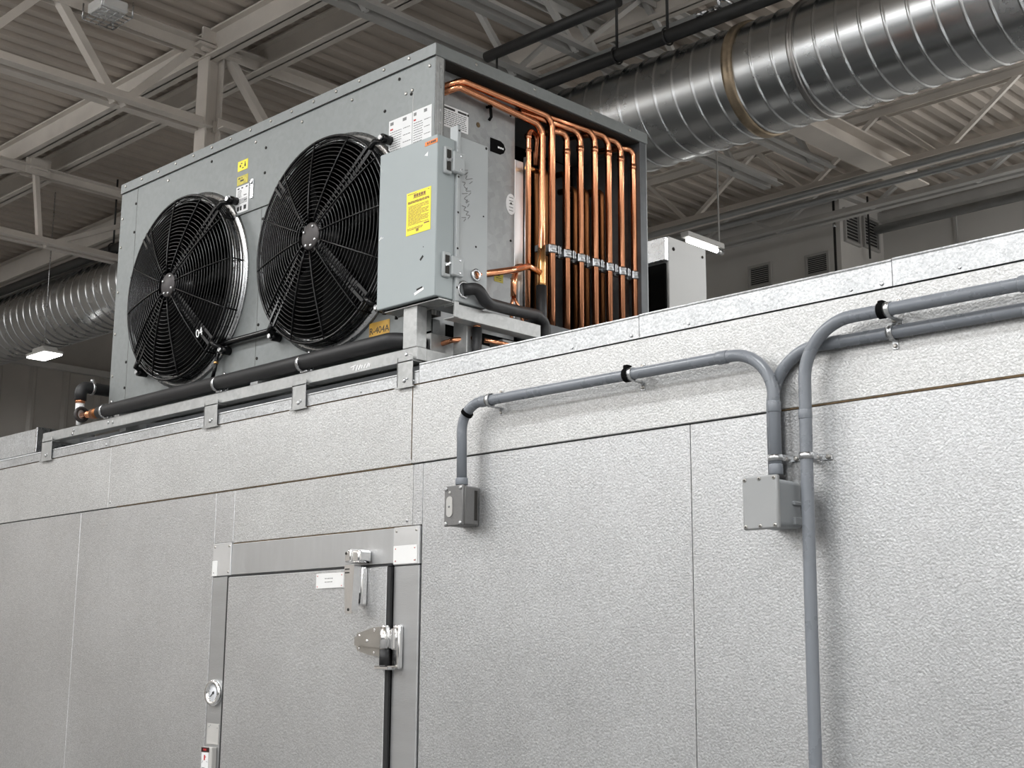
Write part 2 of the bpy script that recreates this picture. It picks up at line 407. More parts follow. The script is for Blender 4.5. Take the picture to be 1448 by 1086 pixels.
# black pipes with hangers
t = thing('sprinkler_pipe', (-4.6, 1.84, 5.0), 'short black pipe above the corner of the fan unit', 'pipe', None)
B('blackpipe').tube([(-5.02, 1.84, 5.0), (-4.08, 1.84, 5.0)], .030, 14).obj('pipe', t)
B('blackpipe').tube([(-4.94, 1.84, 4.80), (-4.94, 1.84, 4.98)], .006, 8).obj('hanger', t)
B('joist_d').box(-4.2, -4.02, 1.76, 1.93, 5.03, 5.10).tube([(-4.1, 1.84, 5.1), (-4.1, 1.84, 5.6)], .008, 8).obj('bracket', t)
t = thing('sprinkler_pipe', (-6, 2.36, 5.0), 'long black pipe running just over the spiral duct', 'pipe', None)
B('blackpipe').tube([(-13.4, 2.36, 5.09), (4, 2.36, 4.965)], .038, 16).obj('pipe', t)
for xx in (-9.9, -4.53, -4.18, -3.2):
    b = B('blackpipe'); zq = 4.9937 - .00718 * xx; b.ring((xx, 2.36, zq), .046, .006, 'x', 24, 6); b.tube([(xx, 2.36, zq + .045), (xx, 2.36, 5.66)], .008, 8)
    b.obj('hanger', t)
b = B('zinc')
for i in range(26):
    xx = -4.02 + i * .03; b.tube([(xx, 2.36 + .055 * math.cos(i * 1.3), 5.07 + .03 * math.sin(i * 1.9)), (xx + .03, 2.36 + .055 * math.cos((i + 1) * 1.3), 5.07 + .03 * math.sin((i + 1) * 1.9))], .012, 6)
tag(b.obj('foil_wrap'), 'crumpled foil scrap wrapped along the black pipe above the duct', 'foil wrap')
t = thing('hanger_rod', (-5.82, 6.7, 2.75), 'thin dark threaded rod hanging at right in front of the far wall', 'rod')
B('blackpipe').tube([(-5.82, 6.7, 2.75), (-5.82, 6.7, 5.77)], .011, 8).obj('rod', t)
B('zinc').tube([(-5.82, 6.7, 5.36), (-5.82, 6.7, 5.39)], .018, 6).obj('coupling_nut', t)
tag(B('blackpipe').tube([(-5.80, 7.23, 5.2), (-5.80, 7.23, 5.76)], .009, 8).obj('wall_conduit'), 'thin dark conduit between the tall pair of vents', 'conduit')

# ------------------------------------------------------------------ spiral duct
t = thing('spiral_duct', (-6, 2.6, 4.4), 'big spiral galvanised air duct running behind the fan unit', 'duct')
def ductz(x): return 4.725 - .0095 * (x + 3)
R = .292; P_ = .122; seg = 72; x0 = -14.3; turns = int((x0 * -1 + 3.5) / P_)
prof = ((0, 0), (.02, .0), (.30, 0), (.60, 0), (.84, .0), (.86, .0), (.885, .0055), (.90, .007), (.95, .007), (.97, .0055))
b = B('duct'); rows = []
for i in range(turns):
    for (u, h) in prof:
        row = []
        for j in range(seg + 1):
            q = 2 * PI * j / seg; xx = x0 + P_ * (i + u + j / seg); r = R + h
            row.append(b.bm.verts.new((xx, 2.6 + r * math.cos(q), ductz(xx) + r * math.sin(q))))
        rows.append(row)
K = len(prof)
for k in range(len(rows) - 1):
    for j in range(seg):
        f = b.bm.faces.new((rows[k][j], rows[k][j + 1], rows[k + 1][j + 1], rows[k + 1][j])); f.smooth = True
bmesh.ops.remove_doubles(b.bm, verts=b.bm.verts, dist=.0004)
b.obj('duct_shell', t)
def band(x, w, m, nm, lab):
    bb = B(m); n = .002
    bb.lathe([(R + .004, -w), (R + .012, -w), (R + .014, -w * .4), (R + .009, 0), (R + .014, w * .4), (R + .012, w), (R + .004, w)], (x, 2.6, ductz(x)), 'x', 72)
    bb.obj(nm, t, lab)
band(-3.77, .030, 'ductrust', 'coupling_band', 'rust stained joint band')
band(-3.40, .016, 'ductband', 'coupling_band', 'plain steel joint band')
band(-9.3, .030, 'ductband', 'coupling_band', 'plain steel joint band')
for xx in (-8.2, -2.0):
    bb = B('zinc'); bb.ring((xx, 2.6, ductz(xx)), R + .012, .006, 'x', 48, 6); bb.tube([(xx, 2.6, ductz(xx) + R), (xx, 2.6, 5.77)], .006, 6); bb.obj('hanger', t)
# dark stamp printed near the left end
b = B('ink')
for k in range(4): 
    for a in range(6):
        q0 = math.radians(157 - a * 2.2); q1 = math.radians(157 - (a + 1) * 2.2); xa = -9.27 - .5 + k * .055
        b.quad([(xa, 2.6 + (R + .0075) * math.cos(q0), ductz(xa) + (R + .0075) * math.sin(q0)), (xa + .022, 2.6 + (R + .0075) * math.cos(q0), ductz(xa) + (R + .0075) * math.sin(q0)),
                (xa + .022, 2.6 + (R + .0075) * math.cos(q1), ductz(xa) + (R + .0075) * math.sin(q1)), (xa, 2.6 + (R + .0075) * math.cos(q1), ductz(xa) + (R + .0075) * math.sin(q1))])
b.obj('printed_mark', t, 'dark printed mark')

# ------------------------------------------------------------------ lamps in view
t = thing('ceiling_light', (-10.86, 2.3, 4.3), 'lit rectangular panel light hanging under the left stretch of duct', 'light')
m = Matrix.Translation((-10.86, 2.3, 4.3)) @ Matrix.Rotation(math.radians(0), 4, 'Z')
B('vent').box(-11.02, -10.69, 2.22, 2.40, 4.312, 4.335, 0, .006).box(-10.95, -10.76, 2.24, 2.38, 4.335, 4.375, 0, .008).obj('housing', t)
B('lamp').box(-11.01, -10.70, 2.23, 2.39, 4.30, 4.312).obj('diffuser', t)
B('zinc').tube([(-10.86, 2.3, 4.41), (-10.86, 2.3, 5.77)], .004, 6).tube([(-10.97, 2.3, 4.40), (-10.86, 2.3, 4.47), (-10.75, 2.3, 4.40)], .005, 6).obj('hanger', t)
t = thing('caged_lamp', (-7.03, .66, 5.5), 'small ceiling lamp in a wire guard at the upper left', 'light')
b = B('zinc')
for i in range(6): b.tube([(-7.15 + i * .045, .56, 5.5), (-7.15 + i * .045, .76, 5.5)], .004, 6)
for i in range(5): b.tube([(-7.15, .56 + i * .05, 5.5), (-6.925, .56 + i * .05, 5.5)], .004, 6)
for xx in (-7.15, -6.925):
    for yy in (.56, .76): b.tube([(xx, yy, 5.5), (xx, yy, 5.6)], .005, 6)
b.obj('wire_guard', t)
B('whitebright').box(-7.13, -6.945, .575, .745, 5.53, 5.60, 0, .01).obj('lamp_body', t)
t = thing('strip_light', (-4.93, 3.65, 4.3), 'lit fluorescent strip light above the pale cabinet', 'light')
B('vent').box(-4.96, -4.90, 3.46, 3.84, 4.335, 4.37, 0, .004).tube([(-4.93, 3.82, 4.37), (-4.93, 3.82, 5.77)], .006, 6).obj('housing', t)
B('tube').tube([(-4.93, 3.49, 4.318), (-4.93, 3.79, 4.318)], .014, 12).obj('tube', t)
B('zinc').tube([(-4.93, 3.79, 4.318), (-4.93, 3.85, 4.318)], .018, 10).obj('end_cap', t)

# ================================================================== WALK-IN COOLER
D0, D1 = -.0, .06
cool = thing('walk_in_cooler', (-3.5, .9, 0), 'walk-in cooler with embossed metal wall panels and a galvanised top edge', 'cooler')
def panel(nm, x0, x1, z0, z1, m, lab=None, g=.0011, y=0.0, screws=(), bev=.0018):
    b = B(m, 'zinc'); b.box(x0 + g, x1 - g, y, .07, z0 + g, z1 - g, 0, bev)
    for s in screws: b.screw((s[0], y, s[1]), (0, -1, 0), .006, .003, 1)
    return b.obj(nm, cool, lab)
B('gap').box(-9, 2.2, .012, 1.75, .02, 2.70).obj('core', cool, 'dark core seen in the seams')
panel('wall_panel', -9, -5.708, 0, 2.413, 'stucco3'); panel('wall_panel', -5.708, -4.634, 0, 2.413, 'stucco3')
panel('wall_panel', -3.415, -2.303, 0, 2.413, 'stucco'); panel('wall_panel', -2.303, 2.2, 0, 2.413, 'stucco')
panel('filler_strip', -4.634, -4.506, 2.211, 2.413, 'stucco3'); panel('over_door_panel', -4.506, -3.464, 2.206, 2.413, 'stucco2', screws=((-3.49, 2.225),))
panel('filler_strip', -3.464, -3.415, 2.206, 2.413, 'stucco')
panel('header_panel', -9, -5.478, 2.4152, 2.6868, 'stucco2', screws=((-5.46, 2.44),)); panel('header_panel', -5.478, -3.475, 2.4152, 2.6868, 'stucco2')
panel('header_panel', -3.475, 2.2, 2.4152, 2.6868, 'stucco2')
# rust along seams
b = B('rust')
b.box(-5.4, -3.475, -.0006, .01, 2.4128, 2.4154).box(-9, -3.2, -.0006, .01, 2.6855, 2.688).box(-2.0, 2.2, -.0008, .01, 2.4122, 2.4158).box(-1.62, 2.2, -.0012, .01, 2.412, 2.4172).box(-4.5, -3.47, -.0006, .01, 2.2035, 2.2065)
b.box(-3.4763, -3.4742, -.0006, .01, 2.43, 2.686)
b.obj('seam_stain', cool, 'brown stain along the seams')
# cap flashing
def cap(x0, x1, z1):
    b = B('galv_cap', 'zinc'); g = .001
    prof = [(-.003, 2.6885), (-.003, z1 - .008), (-.0045, z1 - .004), (-.003, z1), (0.002, z1 + .001), (.05, z1 - .003), (1.75, z1), (1.75, 2.70), (.06, 2.70), (.06, 2.689)]
    b.prism(prof, x0 + g, x1 - g, 'x')
    xx = x0 + .18
    while xx < x1 - .05:
        b.screw((xx, -.003, 2.70), (0, -1, 0), .0045, .003, 1); xx += .52
    b.screw((x1 - .03, -.003, 2.70), (0, -1, 0), .006, .003, 1)
    b.obj('cap_flashing', cool)
cap(-9, -5.49, 2.732); cap(-5.49, -3.44, 2.734); cap(-3.44, -2.477, 2.757); cap(-2.477, -1.659, 2.759); cap(-1.659, 2.2, 2.761)
# door frame
fr = B('brushed', 'gap')
fr.box(-4.624, -4.512, -.006, .07, 0, 2.081, 0, .003).box(-3.546, -3.419, -.006, .07, 0, 2.075, 0, .003)
dfr = fr.obj('door_frame', cool)
B('brushed_h').box(-4.502, -3.547, -.006, .07, 2.083, 2.203, 0, .003).obj('frame_header', dfr)
for (xa, xb, za, zb) in ((-4.626, -4.503, 2.083, 2.210), (-3.546, -3.418, 2.077, 2.204)):
    b = B('plate', 'nickel'); b.box(xa, xb, -.009, .06, za, zb, 0, .002)
    for u in (xa + .014, xb - .014):
        for w in (za + .014, zb - .014): b.screw((u, -.009, w), (0, -1, 0), .0045, .003, 1)
    b.obj('corner_plate', dfr, 'bright corner plate')
b = B('whitebright', 'redink'); b.box(-3.544, -3.424, -.0115, -.009, 2.080, 2.141, 0, .0008)
for u in (-3.532, -3.436):
    for w in (2.090, 2.131): b.screw((u, -.0115, w), (0, -1, 0), .0022, .0015, 1)
b.obj('nameplate', dfr, 'blank white plate')
B('whitebright').box(-4.624, -4.590, -.0115, -.009, 2.084, 2.142, 0, .0008).obj('nameplate', dfr, 'narrow white plate')

# ------------------------------------------------------------------ cooler door
door = thing('cooler_door', (-4.03, -.02, .02), 'closed metal cooler door with chrome hinge and closer', 'door')
b = B('stucco3'); b.box(-4.501, -3.566, -.018, -.0075, .02, 2.076, 0, .004); b.obj('leaf', door)
B('rubber').box(-3.5655, -3.547, -.018, -.0075, .02, 2.073).box(-4.5118, -4.5012, -.0145, -.0075, .02, 2.079).box(-4.51, -3.547, -.014, -.0075, 2.0765, 2.0825).obj('gasket', door)
b = B('whitebright', 'redink', 'greyink'); b.box(-3.945, -3.790, -.0240, -.018, 2.012, 2.064, 0, .0008)
for u in (-3.936, -3.800):
    for w in (2.019, 2.056): b.screw((u, -.024, w), (0, -1, 0), .002, .0015, 1)
for r, w in enumerate((2.046, 2.034)):
    for (a, c) in words(.4, .7, .03, .07): b.box(-3.955 + a * .152, -3.955 + c * .152, -.0244, -.024, w - .0015, w + .0015, 2)
b.obj('sign', door, 'small white riveted sign')
# closer: striker on the frame, body on the door
cl = B('chrome', 'gap'); cl.box(-3.744, -3.660, -.062, -.0065, 2.090, 2.134, 0, .009, 3).box(-3.718, -3.700, -.068, -.0062, 2.094, 2.137, 0, .005, 2)
cl.screw((-3.732, -.062, 2.124), (0, -1, 0), .005, .002, 1)
clo = cl.obj('closer_striker', door)
b = B('chrome', 'gap', 'nickel')
b.prism([(-3.716, 2.082), (-3.717, 2.06), (-3.708, 1.925), (-3.704, 1.918), (-3.676, 1.919), (-3.672, 1.926), (-3.664, 2.082)], -.080, -.052, 'y')
b.box(-3.712, -3.67, -.053, -.0185, 1.985, 2.08, 0, .004)
b.screw((-3.69, -.08, 1.932), (0, -1, 0), .005, .002, 1); b.box(-3.712, -3.69, -.0812, -.08, 2.054, 2.058, 1).box(-3.712, -3.69, -.0812, -.08, 2.066, 2.070, 1)
b.obj('closer_lever', door)
b = B('chrome', 'gap'); b.box(-3.706, -3.664, -.046, -.0185, 1.946, 2.078, 0, .007, 2).box(-3.702, -3.69, -.0475, -.046, 2.03, 2.062, 1).box(-3.702, -3.69, -.0475, -.046, 1.952, 1.968, 1)
for w in (2.018, 1.998, 1.982): b.screw((-3.695, -.046, w), (0, -1, 0), .0035, .002, 1)
b.obj('closer_body', door)
# hinge
b = B('nickel', 'chrome')
b.prism([(-3.694, 1.853), (-3.698, 1.836), (-3.695, 1.806), (-3.690, 1.797), (-3.622, 1.781), (-3.547, 1.777), (-3.547, 1.876), (-3.612, 1.872)], -.036, -.0182, 'y')
b.prism([(-3.690, 1.842), (-3.690, 1.814), (-3.572, 1.806), (-3.552, 1.806), (-3.552, 1.852), (-3.572, 1.852)], -.050, -.036, 'y')
for (u, w) in ((-3.680, 1.845), (-3.680, 1.805), (-3.602, 1.864), (-3.602, 1.790)): b.screw((u, -.036, w), (0, -1, 0), .006, .003, 1)
b.screw((-3.624, -.05, 1.828), (0, -1, 0), .006, .002, 1)
hg = b.obj('hinge', door)
B('chrome').tube([(-3.541, -.042, 1.802), (-3.541, -.042, 1.872)], .0165, 20).tube([(-3.541, -.042, 1.868), (-3.541, -.042, 1.878)], .012, 16).obj('hinge_barrel', hg)
B('rubber').tube([(-3.541, -.042, 1.748), (-3.541, -.042, 1.800)], .017, 20).obj('hinge_cam', hg, 'black nylon cam')
b = B('chrome', 'nickel')
b.box(-3.524, -3.487, -.026, -.0065, 1.737, 1.880, 0, .006, 2).box(-3.535, -3.514, -.034, -.016, 1.80, 1.868, 0, .004).box(-3.580, -3.508, -.055, -.020, 1.734, 1.747, 0, .003)
for w in (1.868, 1.744): b.screw((-3.499, -.026, w), (0, -1, 0), .006, .003, 1)
b.obj('hinge_bracket', hg)

# thermometer + patch + controller on the left jamb
t = thing('dial_thermometer', (-4.572, -.006, 1.59), 'round dial thermometer with chrome bezel on the door jamb', 'thermometer')
B('chrome').lathe([(.030, -.012), (.034, -.022), (.045, -.024), (.050, -.017), (.050, -.006), (.030, -.006)], (-4.570, 0, 1.642), 'y', 40, closed=True).obj('bezel', t)
b = B('dial', 'ink'); b.lathe([(.0, -.0135), (.033, -.0135), (.033, -.007), (0, -.007)], (-4.570, 0, 1.642), 'y', 32)
for k in range(14):
    a = math.radians(-210 + k * 20); b.bar((-4.570 + .026 * math.cos(a), -.0138, 1.642 + .026 * math.sin(a)), (-4.570 + .030 * math.cos(a), -.0138, 1.642 + .030 * math.sin(a)), .0012, .0005, 1, up=(0, -1, 0))
b.obj('dial', t)
B('ink').bar((-4.564, -.0155, 1.648), (-4.588, -.0155, 1.628), .0035, .001, up=(0, -1, 0)).cyl((-4.570, -.013, 1.642), (-4.570, -.0175, 1.642), .005, 12).obj('needle', t)
b = B('vent', 'greyink'); b.box(-4.610, -4.532, -.0075, -.006, 1.452, 1.528, 0, .0005)
for u, w in ((-4.60, 1.518), (-4.545, 1.514), (-4.592, 1.524)): b.box(u, u + .006, -.0079, -.0075, w - .003, w, 1)
tag(b.obj('adhesive_patch'), 'faint square of old adhesive on the jamb below the thermometer', 'patch')
t = thing('temperature_controller', (-4.58, -.006, 1.25), 'slim white controller with dark red display low on the door jamb', 'controller')
B('vent').box(-4.606, -4.538, -.030, -.006, 1.25, 1.443, 0, .003).obj('body', t)
b = B('white', 'redink', 'greyink'); b.box(-4.602, -4.556, -.032, -.030, 1.26, 1.424); b.box(-4.585, -4.577, -.0325, -.032, 1.395, 1.414, 1).box(-4.575, -4.571, -.0325, -.032, 1.405, 1.409, 1)
b.bar((-4.597, -.0323, 1.385), (-4.589, -.0323, 1.394), .0015, .0005, 2, up=(0, -1, 0)).bar((-4.568, -.0323, 1.392), (-4.56, -.0323, 1.388), .0015, .0005, 2, up=(0, -1, 0)).box(-4.597, -4.578, -.0325, -.032, 1.366, 1.369, 2)
b.obj('label', t)
b = B('display', 'redink'); b.box(-4.603, -4.555, -.0335, -.030, 1.425, 1.442)
for k in range(4): b.box(-4.588 + k * .005, -4.585 + k * .005, -.034, -.0335, 1.430, 1.437, 1)
b.obj('display', t)

# ================================================================== CONDUITS & BOXES
def strap(par, p, along, r, m='zinc', label='zinc two-hole strap', ears=True, w=.016):
    b = B(m, 'nickel'); x, y, z = p
    if along == 'x':
        b.lathe([(r + .0005, -w / 2), (r + .003, -w / 2), (r + .003, w / 2), (r + .0005, w / 2)], p, 'x', 24, closed=True)
        for s in (1, -1):
            b.box(x - w / 2, x + w / 2, y, y + .0025, z + s * (r + .001) - .0012, z + s * (r + .001) + .0012)
            b.box(x - w / 2, x + w / 2, -.003, -.0002, min(z + s * r, z + s * (r + .024)), max(z + s * r, z + s * (r + .024)), 0, .001)
            b.box(x - w / 2, x + w / 2, y, -.0005, z + s * (r + .0012) - .0012, z + s * (r + .0012) + .0012)
            b.screw((x, -.003, z + s * (r + .015)), (0, -1, 0), .006, .005, 1)
    else:
        b.lathe([(r + .0005, -w / 2), (r + .003, -w / 2), (r + .003, w / 2), (r + .0005, w / 2)], p, 'z', 24, closed=True)
        for s in (1, -1):
            b.box(min(x + s * r, x + s * (r + .026)), max(x + s * r, x + s * (r + .026)), -.006, -.0002, z - w / 2, z + w / 2, 0, .0015)
            b.box(x + s * (r + .0012) - .0012, x + s * (r + .0012) + .0012, y, -.0005, z - w / 2, z + w / 2)
            b.screw((x + s * (r + .016), -.006, z), (0, -1, 0), .007, .007, 1)
    return b.obj('pipe_strap', par, label)
def collar(par, p0, p1, r, m='pvc', nm='coupling', lab=None):
    p0, p1 = Vector(p0), Vector(p1); d = (p1 - p0).normalized() * .002
    return B(m).tube([p0, p0 + d, p1 - d, p1], [r - .001, r, r, r - .001], 18).obj(nm, par, lab)

rc = .0165
def conduit(name_label, pts, rad, loc):
    t = thing('conduit', loc, name_label, 'conduit', None)
    B('pvc').tube(fillet(pts, rad, 14), rc, 18).obj('pipe', t)
    return t
# from the small switch box up, along, and down to the junction box
yA = -.0525; zA = 2.571; xs_, xj = -3.170, -1.989
ca = conduit('grey plastic conduit linking the small switch box to the large junction box', [(xs_, yA, 2.315), (xs_ - .004, yA, zA), (xj, yA, zA), (xj, yA, 2.222)], [0, .085, .13, 0], (-2.6, yA, 2.222))
collar(ca, (xs_, yA, 2.312), (xs_, yA, 2.334), .0205); collar(ca, (xs_ + .083, yA, zA), (xs_ + .13, yA, zA), .0185)
collar(ca, (-2.165, yA, zA), (-2.13, yA, zA), .0185); collar(ca, (xj, yA, 2.43), (xj, yA, 2.40), .0180)
strap(ca, (-3.045, yA, zA), 'x', rc + .002); strap(ca, (-2.467, yA, zA), 'x', rc, 'zinc')
B('blackmatte').lathe([(rc + .001, -.008), (rc + .0045, -.008), (rc + .0045, .008), (rc + .001, .008)], (-2.482, yA, zA), 'x', 20, closed=True).box(-2.490, -2.474, yA - .012, yA + .012, zA + rc, zA + rc + .012, 0, .002).obj('clip', ca, 'black plastic clip')
q = Vector((xs_ + .021, yA, zA - .029)); d = Vector((.72, 0, .70)).normalized()
B('blackmatte').tube([q - d * .006, q + d * .006], rc + .0035, 18).obj('clip', ca, 'black plastic clip')
strap(ca, (xj, yA, 2.280), 'z', rc)
B('rubber').tube([(xj, yA, 2.2195), (xj, yA, 2.234), (xj, yA, 2.236)], [.024, .024, .019], 18).obj('gland', ca, 'black sealing gland')
collar(ca, (xj, yA, 2.236), (xj, yA, 2.264), .0185)
# upper right run crossing over, coming down the wall
yC = -.0565
cc = conduit('grey plastic conduit from the right edge running down beside the junction box to the bottom', [(2.1, yC, 2.606), (-1.60, yC, 2.615), (-1.888, yC, 2.615), (-1.894, yC, 2.28), (-1.906, yC, 1.0), (-1.906, yC, 0.0)], [0, .3, .16, .5, .5, 0], (-1.9, yC, 0))
collar(cc, (-1.31, yC, 2.614), (-1.25, yC, 2.614), .020); collar(cc, (-1.893, yC, 2.395), (-1.893, yC, 2.37), .0178)
strap(cc, (-1.645, yC, 2.615), 'x', rc); strap(cc, (-1.894, yC, 2.276), 'z', rc)
B('blackmatte').lathe([(rc + .001, -.008), (rc + .0045, -.008), (rc + .0045, .008), (rc + .001, .008)], (-1.662, yC, 2.615), 'x', 20, closed=True).box(-1.67, -1.654, yC - .01, yC + .01, 2.615 + rc, 2.615 + rc + .008, 0, .002).obj('clip', cc, 'black plastic clip')
yB = -.018
cb = conduit('lower grey plastic conduit from the right edge bending down behind its neighbour', [(2.1, yB, 2.552), (-1.70, yB, 2.566), (-2.017, yB, 2.568), (-2.017, yB, 2.222)], [0, .3, .145, 0], (-1.0, yB, 2.222))
collar(cb, (-1.32, yB, 2.561), (-1.26, yB, 2.561), .0176); collar(cb, (-1.85, yB, 2.567), (-1.80, yB, 2.567), .0176)
strap(cb, (-1.660, yB, 2.566), 'x', rc + .0005)

# junction box
t = thing('junction_box', (-1.97, -.07, 2.09), 'large square grey plastic junction box beside the vertical conduit', 'junction box')
B('pvcbox_s').box(-2.035, -1.945, -.118, -.001, 2.098, 2.219, 0, .012, 3).box(-1.949, -1.938, -.05, -.001, 2.105, 2.125, 0, .002).box(-1.949, -1.938, -.05, -.001, 2.155, 2.165, 0, .002).obj('body', t)
b = B('pvcbox', 'greyink'); b.box(-2.040, -1.934, -.134, -.1185, 2.090, 2.226, 0, .005, 2)
b.obj('lid', t)
b = B('nickel', 'ink')
for (u, w) in ((-2.031, 2.217), (-1.987, 2.218), (-1.943, 2.218), (-2.031, 2.098), (-1.987, 2.098), (-1.943, 2.098)):
    b.screw((u, -.134, w), (0, -1, 0), .0052, .002, 0).cyl((u, -.1358, w), (u, -.1364, w), .0025, 8, 1)
b.obj('lid_screws', t)
# switch box
t = thing('switch_box', (-3.18, -.04, 2.18), 'small cast grey switch box below the conduit bend', 'switch box')
b = B('castbox', 'gap'); b.box(-3.224, -3.142, -.066, -.001, 2.183, 2.308, 0, .006, 2); b.box(-3.1425, -3.1405, -.022, -.010, 2.20, 2.295, 1)
b.obj('body', t)
b = B('castbox', 'zinc'); b.box(-3.226, -3.140, -.076, -.0665, 2.181, 2.310, 0, .004, 2)
for u in (-3.216, -3.150):
    for w in (2.190, 2.301): b.screw((u, -.076, w), (0, -1, 0), .0065, .004, 1)
b.obj('cover', t)
b = B('vent', 'greyink')
b.prism([(-3.199 + .014 * math.cos(a), (2.262 if math.sin(a) > 0 else 2.224) + .014 * math.sin(a)) for a in [k * PI / 8 for k in range(16)]], -.079, -.0762, 'y').screw((-3.199, -.079, 2.243), (0, -1, 0), .0035, .003, 1)
b.screw((-3.199, -.076, 2.288), (0, -1, 0), .005, .003, 0)
b.obj('rocker', t, 'pale oblong rocker plate')

# ================================================================== MOUNTING FRAME
fr = thing('mounting_frame', (-4.8, .1, 2.74), 'galvanised rail frame carrying the fan unit on the cooler edge', 'frame')
def ctube(x0, x1, y0, y1, z0, z1, nm='rail', m='galv_rail', lab=None, par=fr):
    return B(m).box(x0, x1, y0, y1, z0, z1, 0, .002).obj(nm, par, lab)
b = B('galv_rail', 'whiteink', 'zinc'); b.box(-6.13, -3.456, 0.0, .045, 2.774, 2.820, 0, .002)
for k, (a, h) in enumerate(((0, .012), (.016, .02), (.03, .016), (.046, .012), (.06, .014), (.074, .016), (.088, .012))):
    b.bar((-3.80 + a, -.0006, 2.792 - h / 2), (-3.795 + a + .004 * (k % 3), -.0006, 2.792 + h / 2), .006, .001, 1, up=(0, -1, 0))
b.bar((-3.815, -.0006, 2.798), (-3.785, -.0006, 2.803), .004, .001, 1, up=(0, -1, 0))
for (u, w) in ((-3.512, 2.80), (-3.492, 2.79), (-5.52, 2.80), (-5.48, 2.796), (-5.83, 2.80), (-5.84, 2.785)): b.screw((u, 0, w), (0, -1, 0), .007, .004, 2)
b.obj('rail', fr, 'front rail with white chalk scrawl')
ctube(-6.13, -3.456, .15, .20, 2.742, 2.80, 'rail', 'galv_in', 'dark inner rail')
ctube(-3.502, -3.458, .046, 1.30, 2.775, 2.819, 'side_rail'); ctube(-6.10, -6.05, .046, .9, 2.775, 2.819, 'side_rail'); ctube(-5.50, -5.45, .046, 1.2, 2.76, 2.819, 'side_rail')
ctube(-6.13, -3.456, 1.20, 1.25, 2.774, 2.90, 'rear_rail')
for xx in (-5.68, -4.6, -3.56): ctube(xx, xx + .05, .11, 1.30, 2.82, 2.897, 'cross_beam', 'galv_rail')
# brackets lapping over the cap
for (xa, xb) in ((-3.545, -3.466), (-4.146, -4.063), (-4.735, -4.643), (-6.110, -6.012)):
    b = B('galv_rail', 'zinc'); b.box(xa, xb, -.012, -.008, 2.684, 2.790, 0, .001).box(xa, xb, -.012, .03, 2.770, 2.774).box(xa, xa + .004, -.012, -.0005, 2.684, 2.79).box(xa - .012, xb + .006, -.0125, -.0065, 2.680, 2.685)
    b.screw(((xa + xb) / 2, -.012, 2.705), (0, -1, 0), .008, .005, 1); b.screw(((xa + xb) / 2 + .015, -.012, 2.71), (0, -1, 0), .005, .004, 1)
    b.obj('edge_bracket', fr)
# post carrying the control box
b = B('galv_rail'); b.box(-3.534, -3.464, .001, .050, 2.821, 2.968, 0, .002); b.obj('post', fr)
B('galv_rail').box(-3.64, -3.352, -.006, .0, 2.966, 2.974).box(-3.64, -3.352, -.006, .07, 2.969, 2.974).obj('shelf_angle', fr)
# side beam below the control box
b = B('galv_rail'); b.box(-3.353, -3.347, .07, .50, 2.917, 2.966, 0, .001).box(-3.40, -3.353, .07, .50, 2.960, 2.966).box(-3.40, -3.353, .07, .50, 2.917, 2.921).box(-3.3470, -3.340, .064, .085, 2.917, 2.972, 0, .001)
b.obj('side_beam', fr)
B('galv_rail').box(-3.47, -3.40, .36, .66, 2.83, 2.90, 0, .002).box(-3.47, -3.40, .18, .215, 2.82, 2.955, 0, .002).obj('cross_bracket', fr)
b = B('galv_d'); b.box(-3.520, -3.512, .12, .155, 2.83, 2.95).box(-3.56, -3.545, .16, .21, 2.83, 2.955).box(-3.62, -3.60, .22, .60, 2.83, 2.958); b.obj('gusset', fr)
# sheet metal trough at far left
t = thing('metal_trough', (-7.5, .1, 2.735), 'plain sheet metal trough along the cooler top at the far left edge', 'trough')
B('galv_cap').box(-9, -6.20, .0, .30, 2.736, 2.852, 0, .003).obj('body', t)
B('zinc').box(-6.199, -6.182, -.004, .30, 2.736, 2.858, 0, .002).obj('end_flange', t)

# ================================================================== CONDENSING UNIT
X0, X1, Y0, Y1, Z0, Z1 = -5.710, -3.498, .10, 1.316, 2.90, 3.985
cu = thing('condensing_unit', (-4.6, .7, Z0), 'grey galvanised condensing unit with two black fans and copper side piping', 'condensing unit')
FC = [(-5.066, 3.345), (-4.068, 3.345)]; FR = .385
# front panel with two fan openings
b = B('galv', 'nickel', 'gap')
def holed(b, xa, xb, za, zb, c, r, y, n=64):
    ci = []; sq = []
    for k in range(n):
        a = 2 * PI * (k + .5) / n; dx, dz = math.cos(a), math.sin(a)
        tx = ((xb - c[0]) / dx if dx > 0 else (xa - c[0]) / dx); tz = ((zb - c[1]) / dz if dz > 0 else (za - c[1]) / dz); t_ = min(tx, tz)
        ci.append(b.bm.verts.new((c[0] + r * dx, y, c[1] + r * dz))); sq.append(b.bm.verts.new((c[0] + t_ * dx, y, c[1] + t_ * dz)))
    cor = {}
    for k in range(n):
        j = (k + 1) % n; p, q_ = sq[k].co, sq[j].co
        vs = [ci[k], sq[k]]
        if abs(p.x - q_.x) > 1e-6 and abs(p.z - q_.z) > 1e-6:
            cx = xb if max(p.x, q_.x) > c[0] else xa; cz = zb if max(p.z, q_.z) > c[1] else za
            vs.append(b.bm.verts.new((cx, y, cz)))
        vs += [sq[j], ci[j]]
        b.bm.faces.new(vs)
ZT = 3.937
holed(b, X0, -4.56, Z0, ZT, FC[0], FR, Y0); holed(b, -4.56, X1, Z0, ZT, FC[1], FR, Y0)
def scr(x, z, dark=False): b.screw((x, Y0, z), (0, -1, 0), .0065, .004, 2 if dark else 1)
for zz in (3.86, 3.72, 3.5, 3.3, 3.1, 2.98): scr(-5.575, zz, True); scr(-5.69, zz - .05)
for zz in (3.86, 3.75, 3.55, 3.40, 3.3, 3.1, 2.96): scr(-4.545, zz, True)
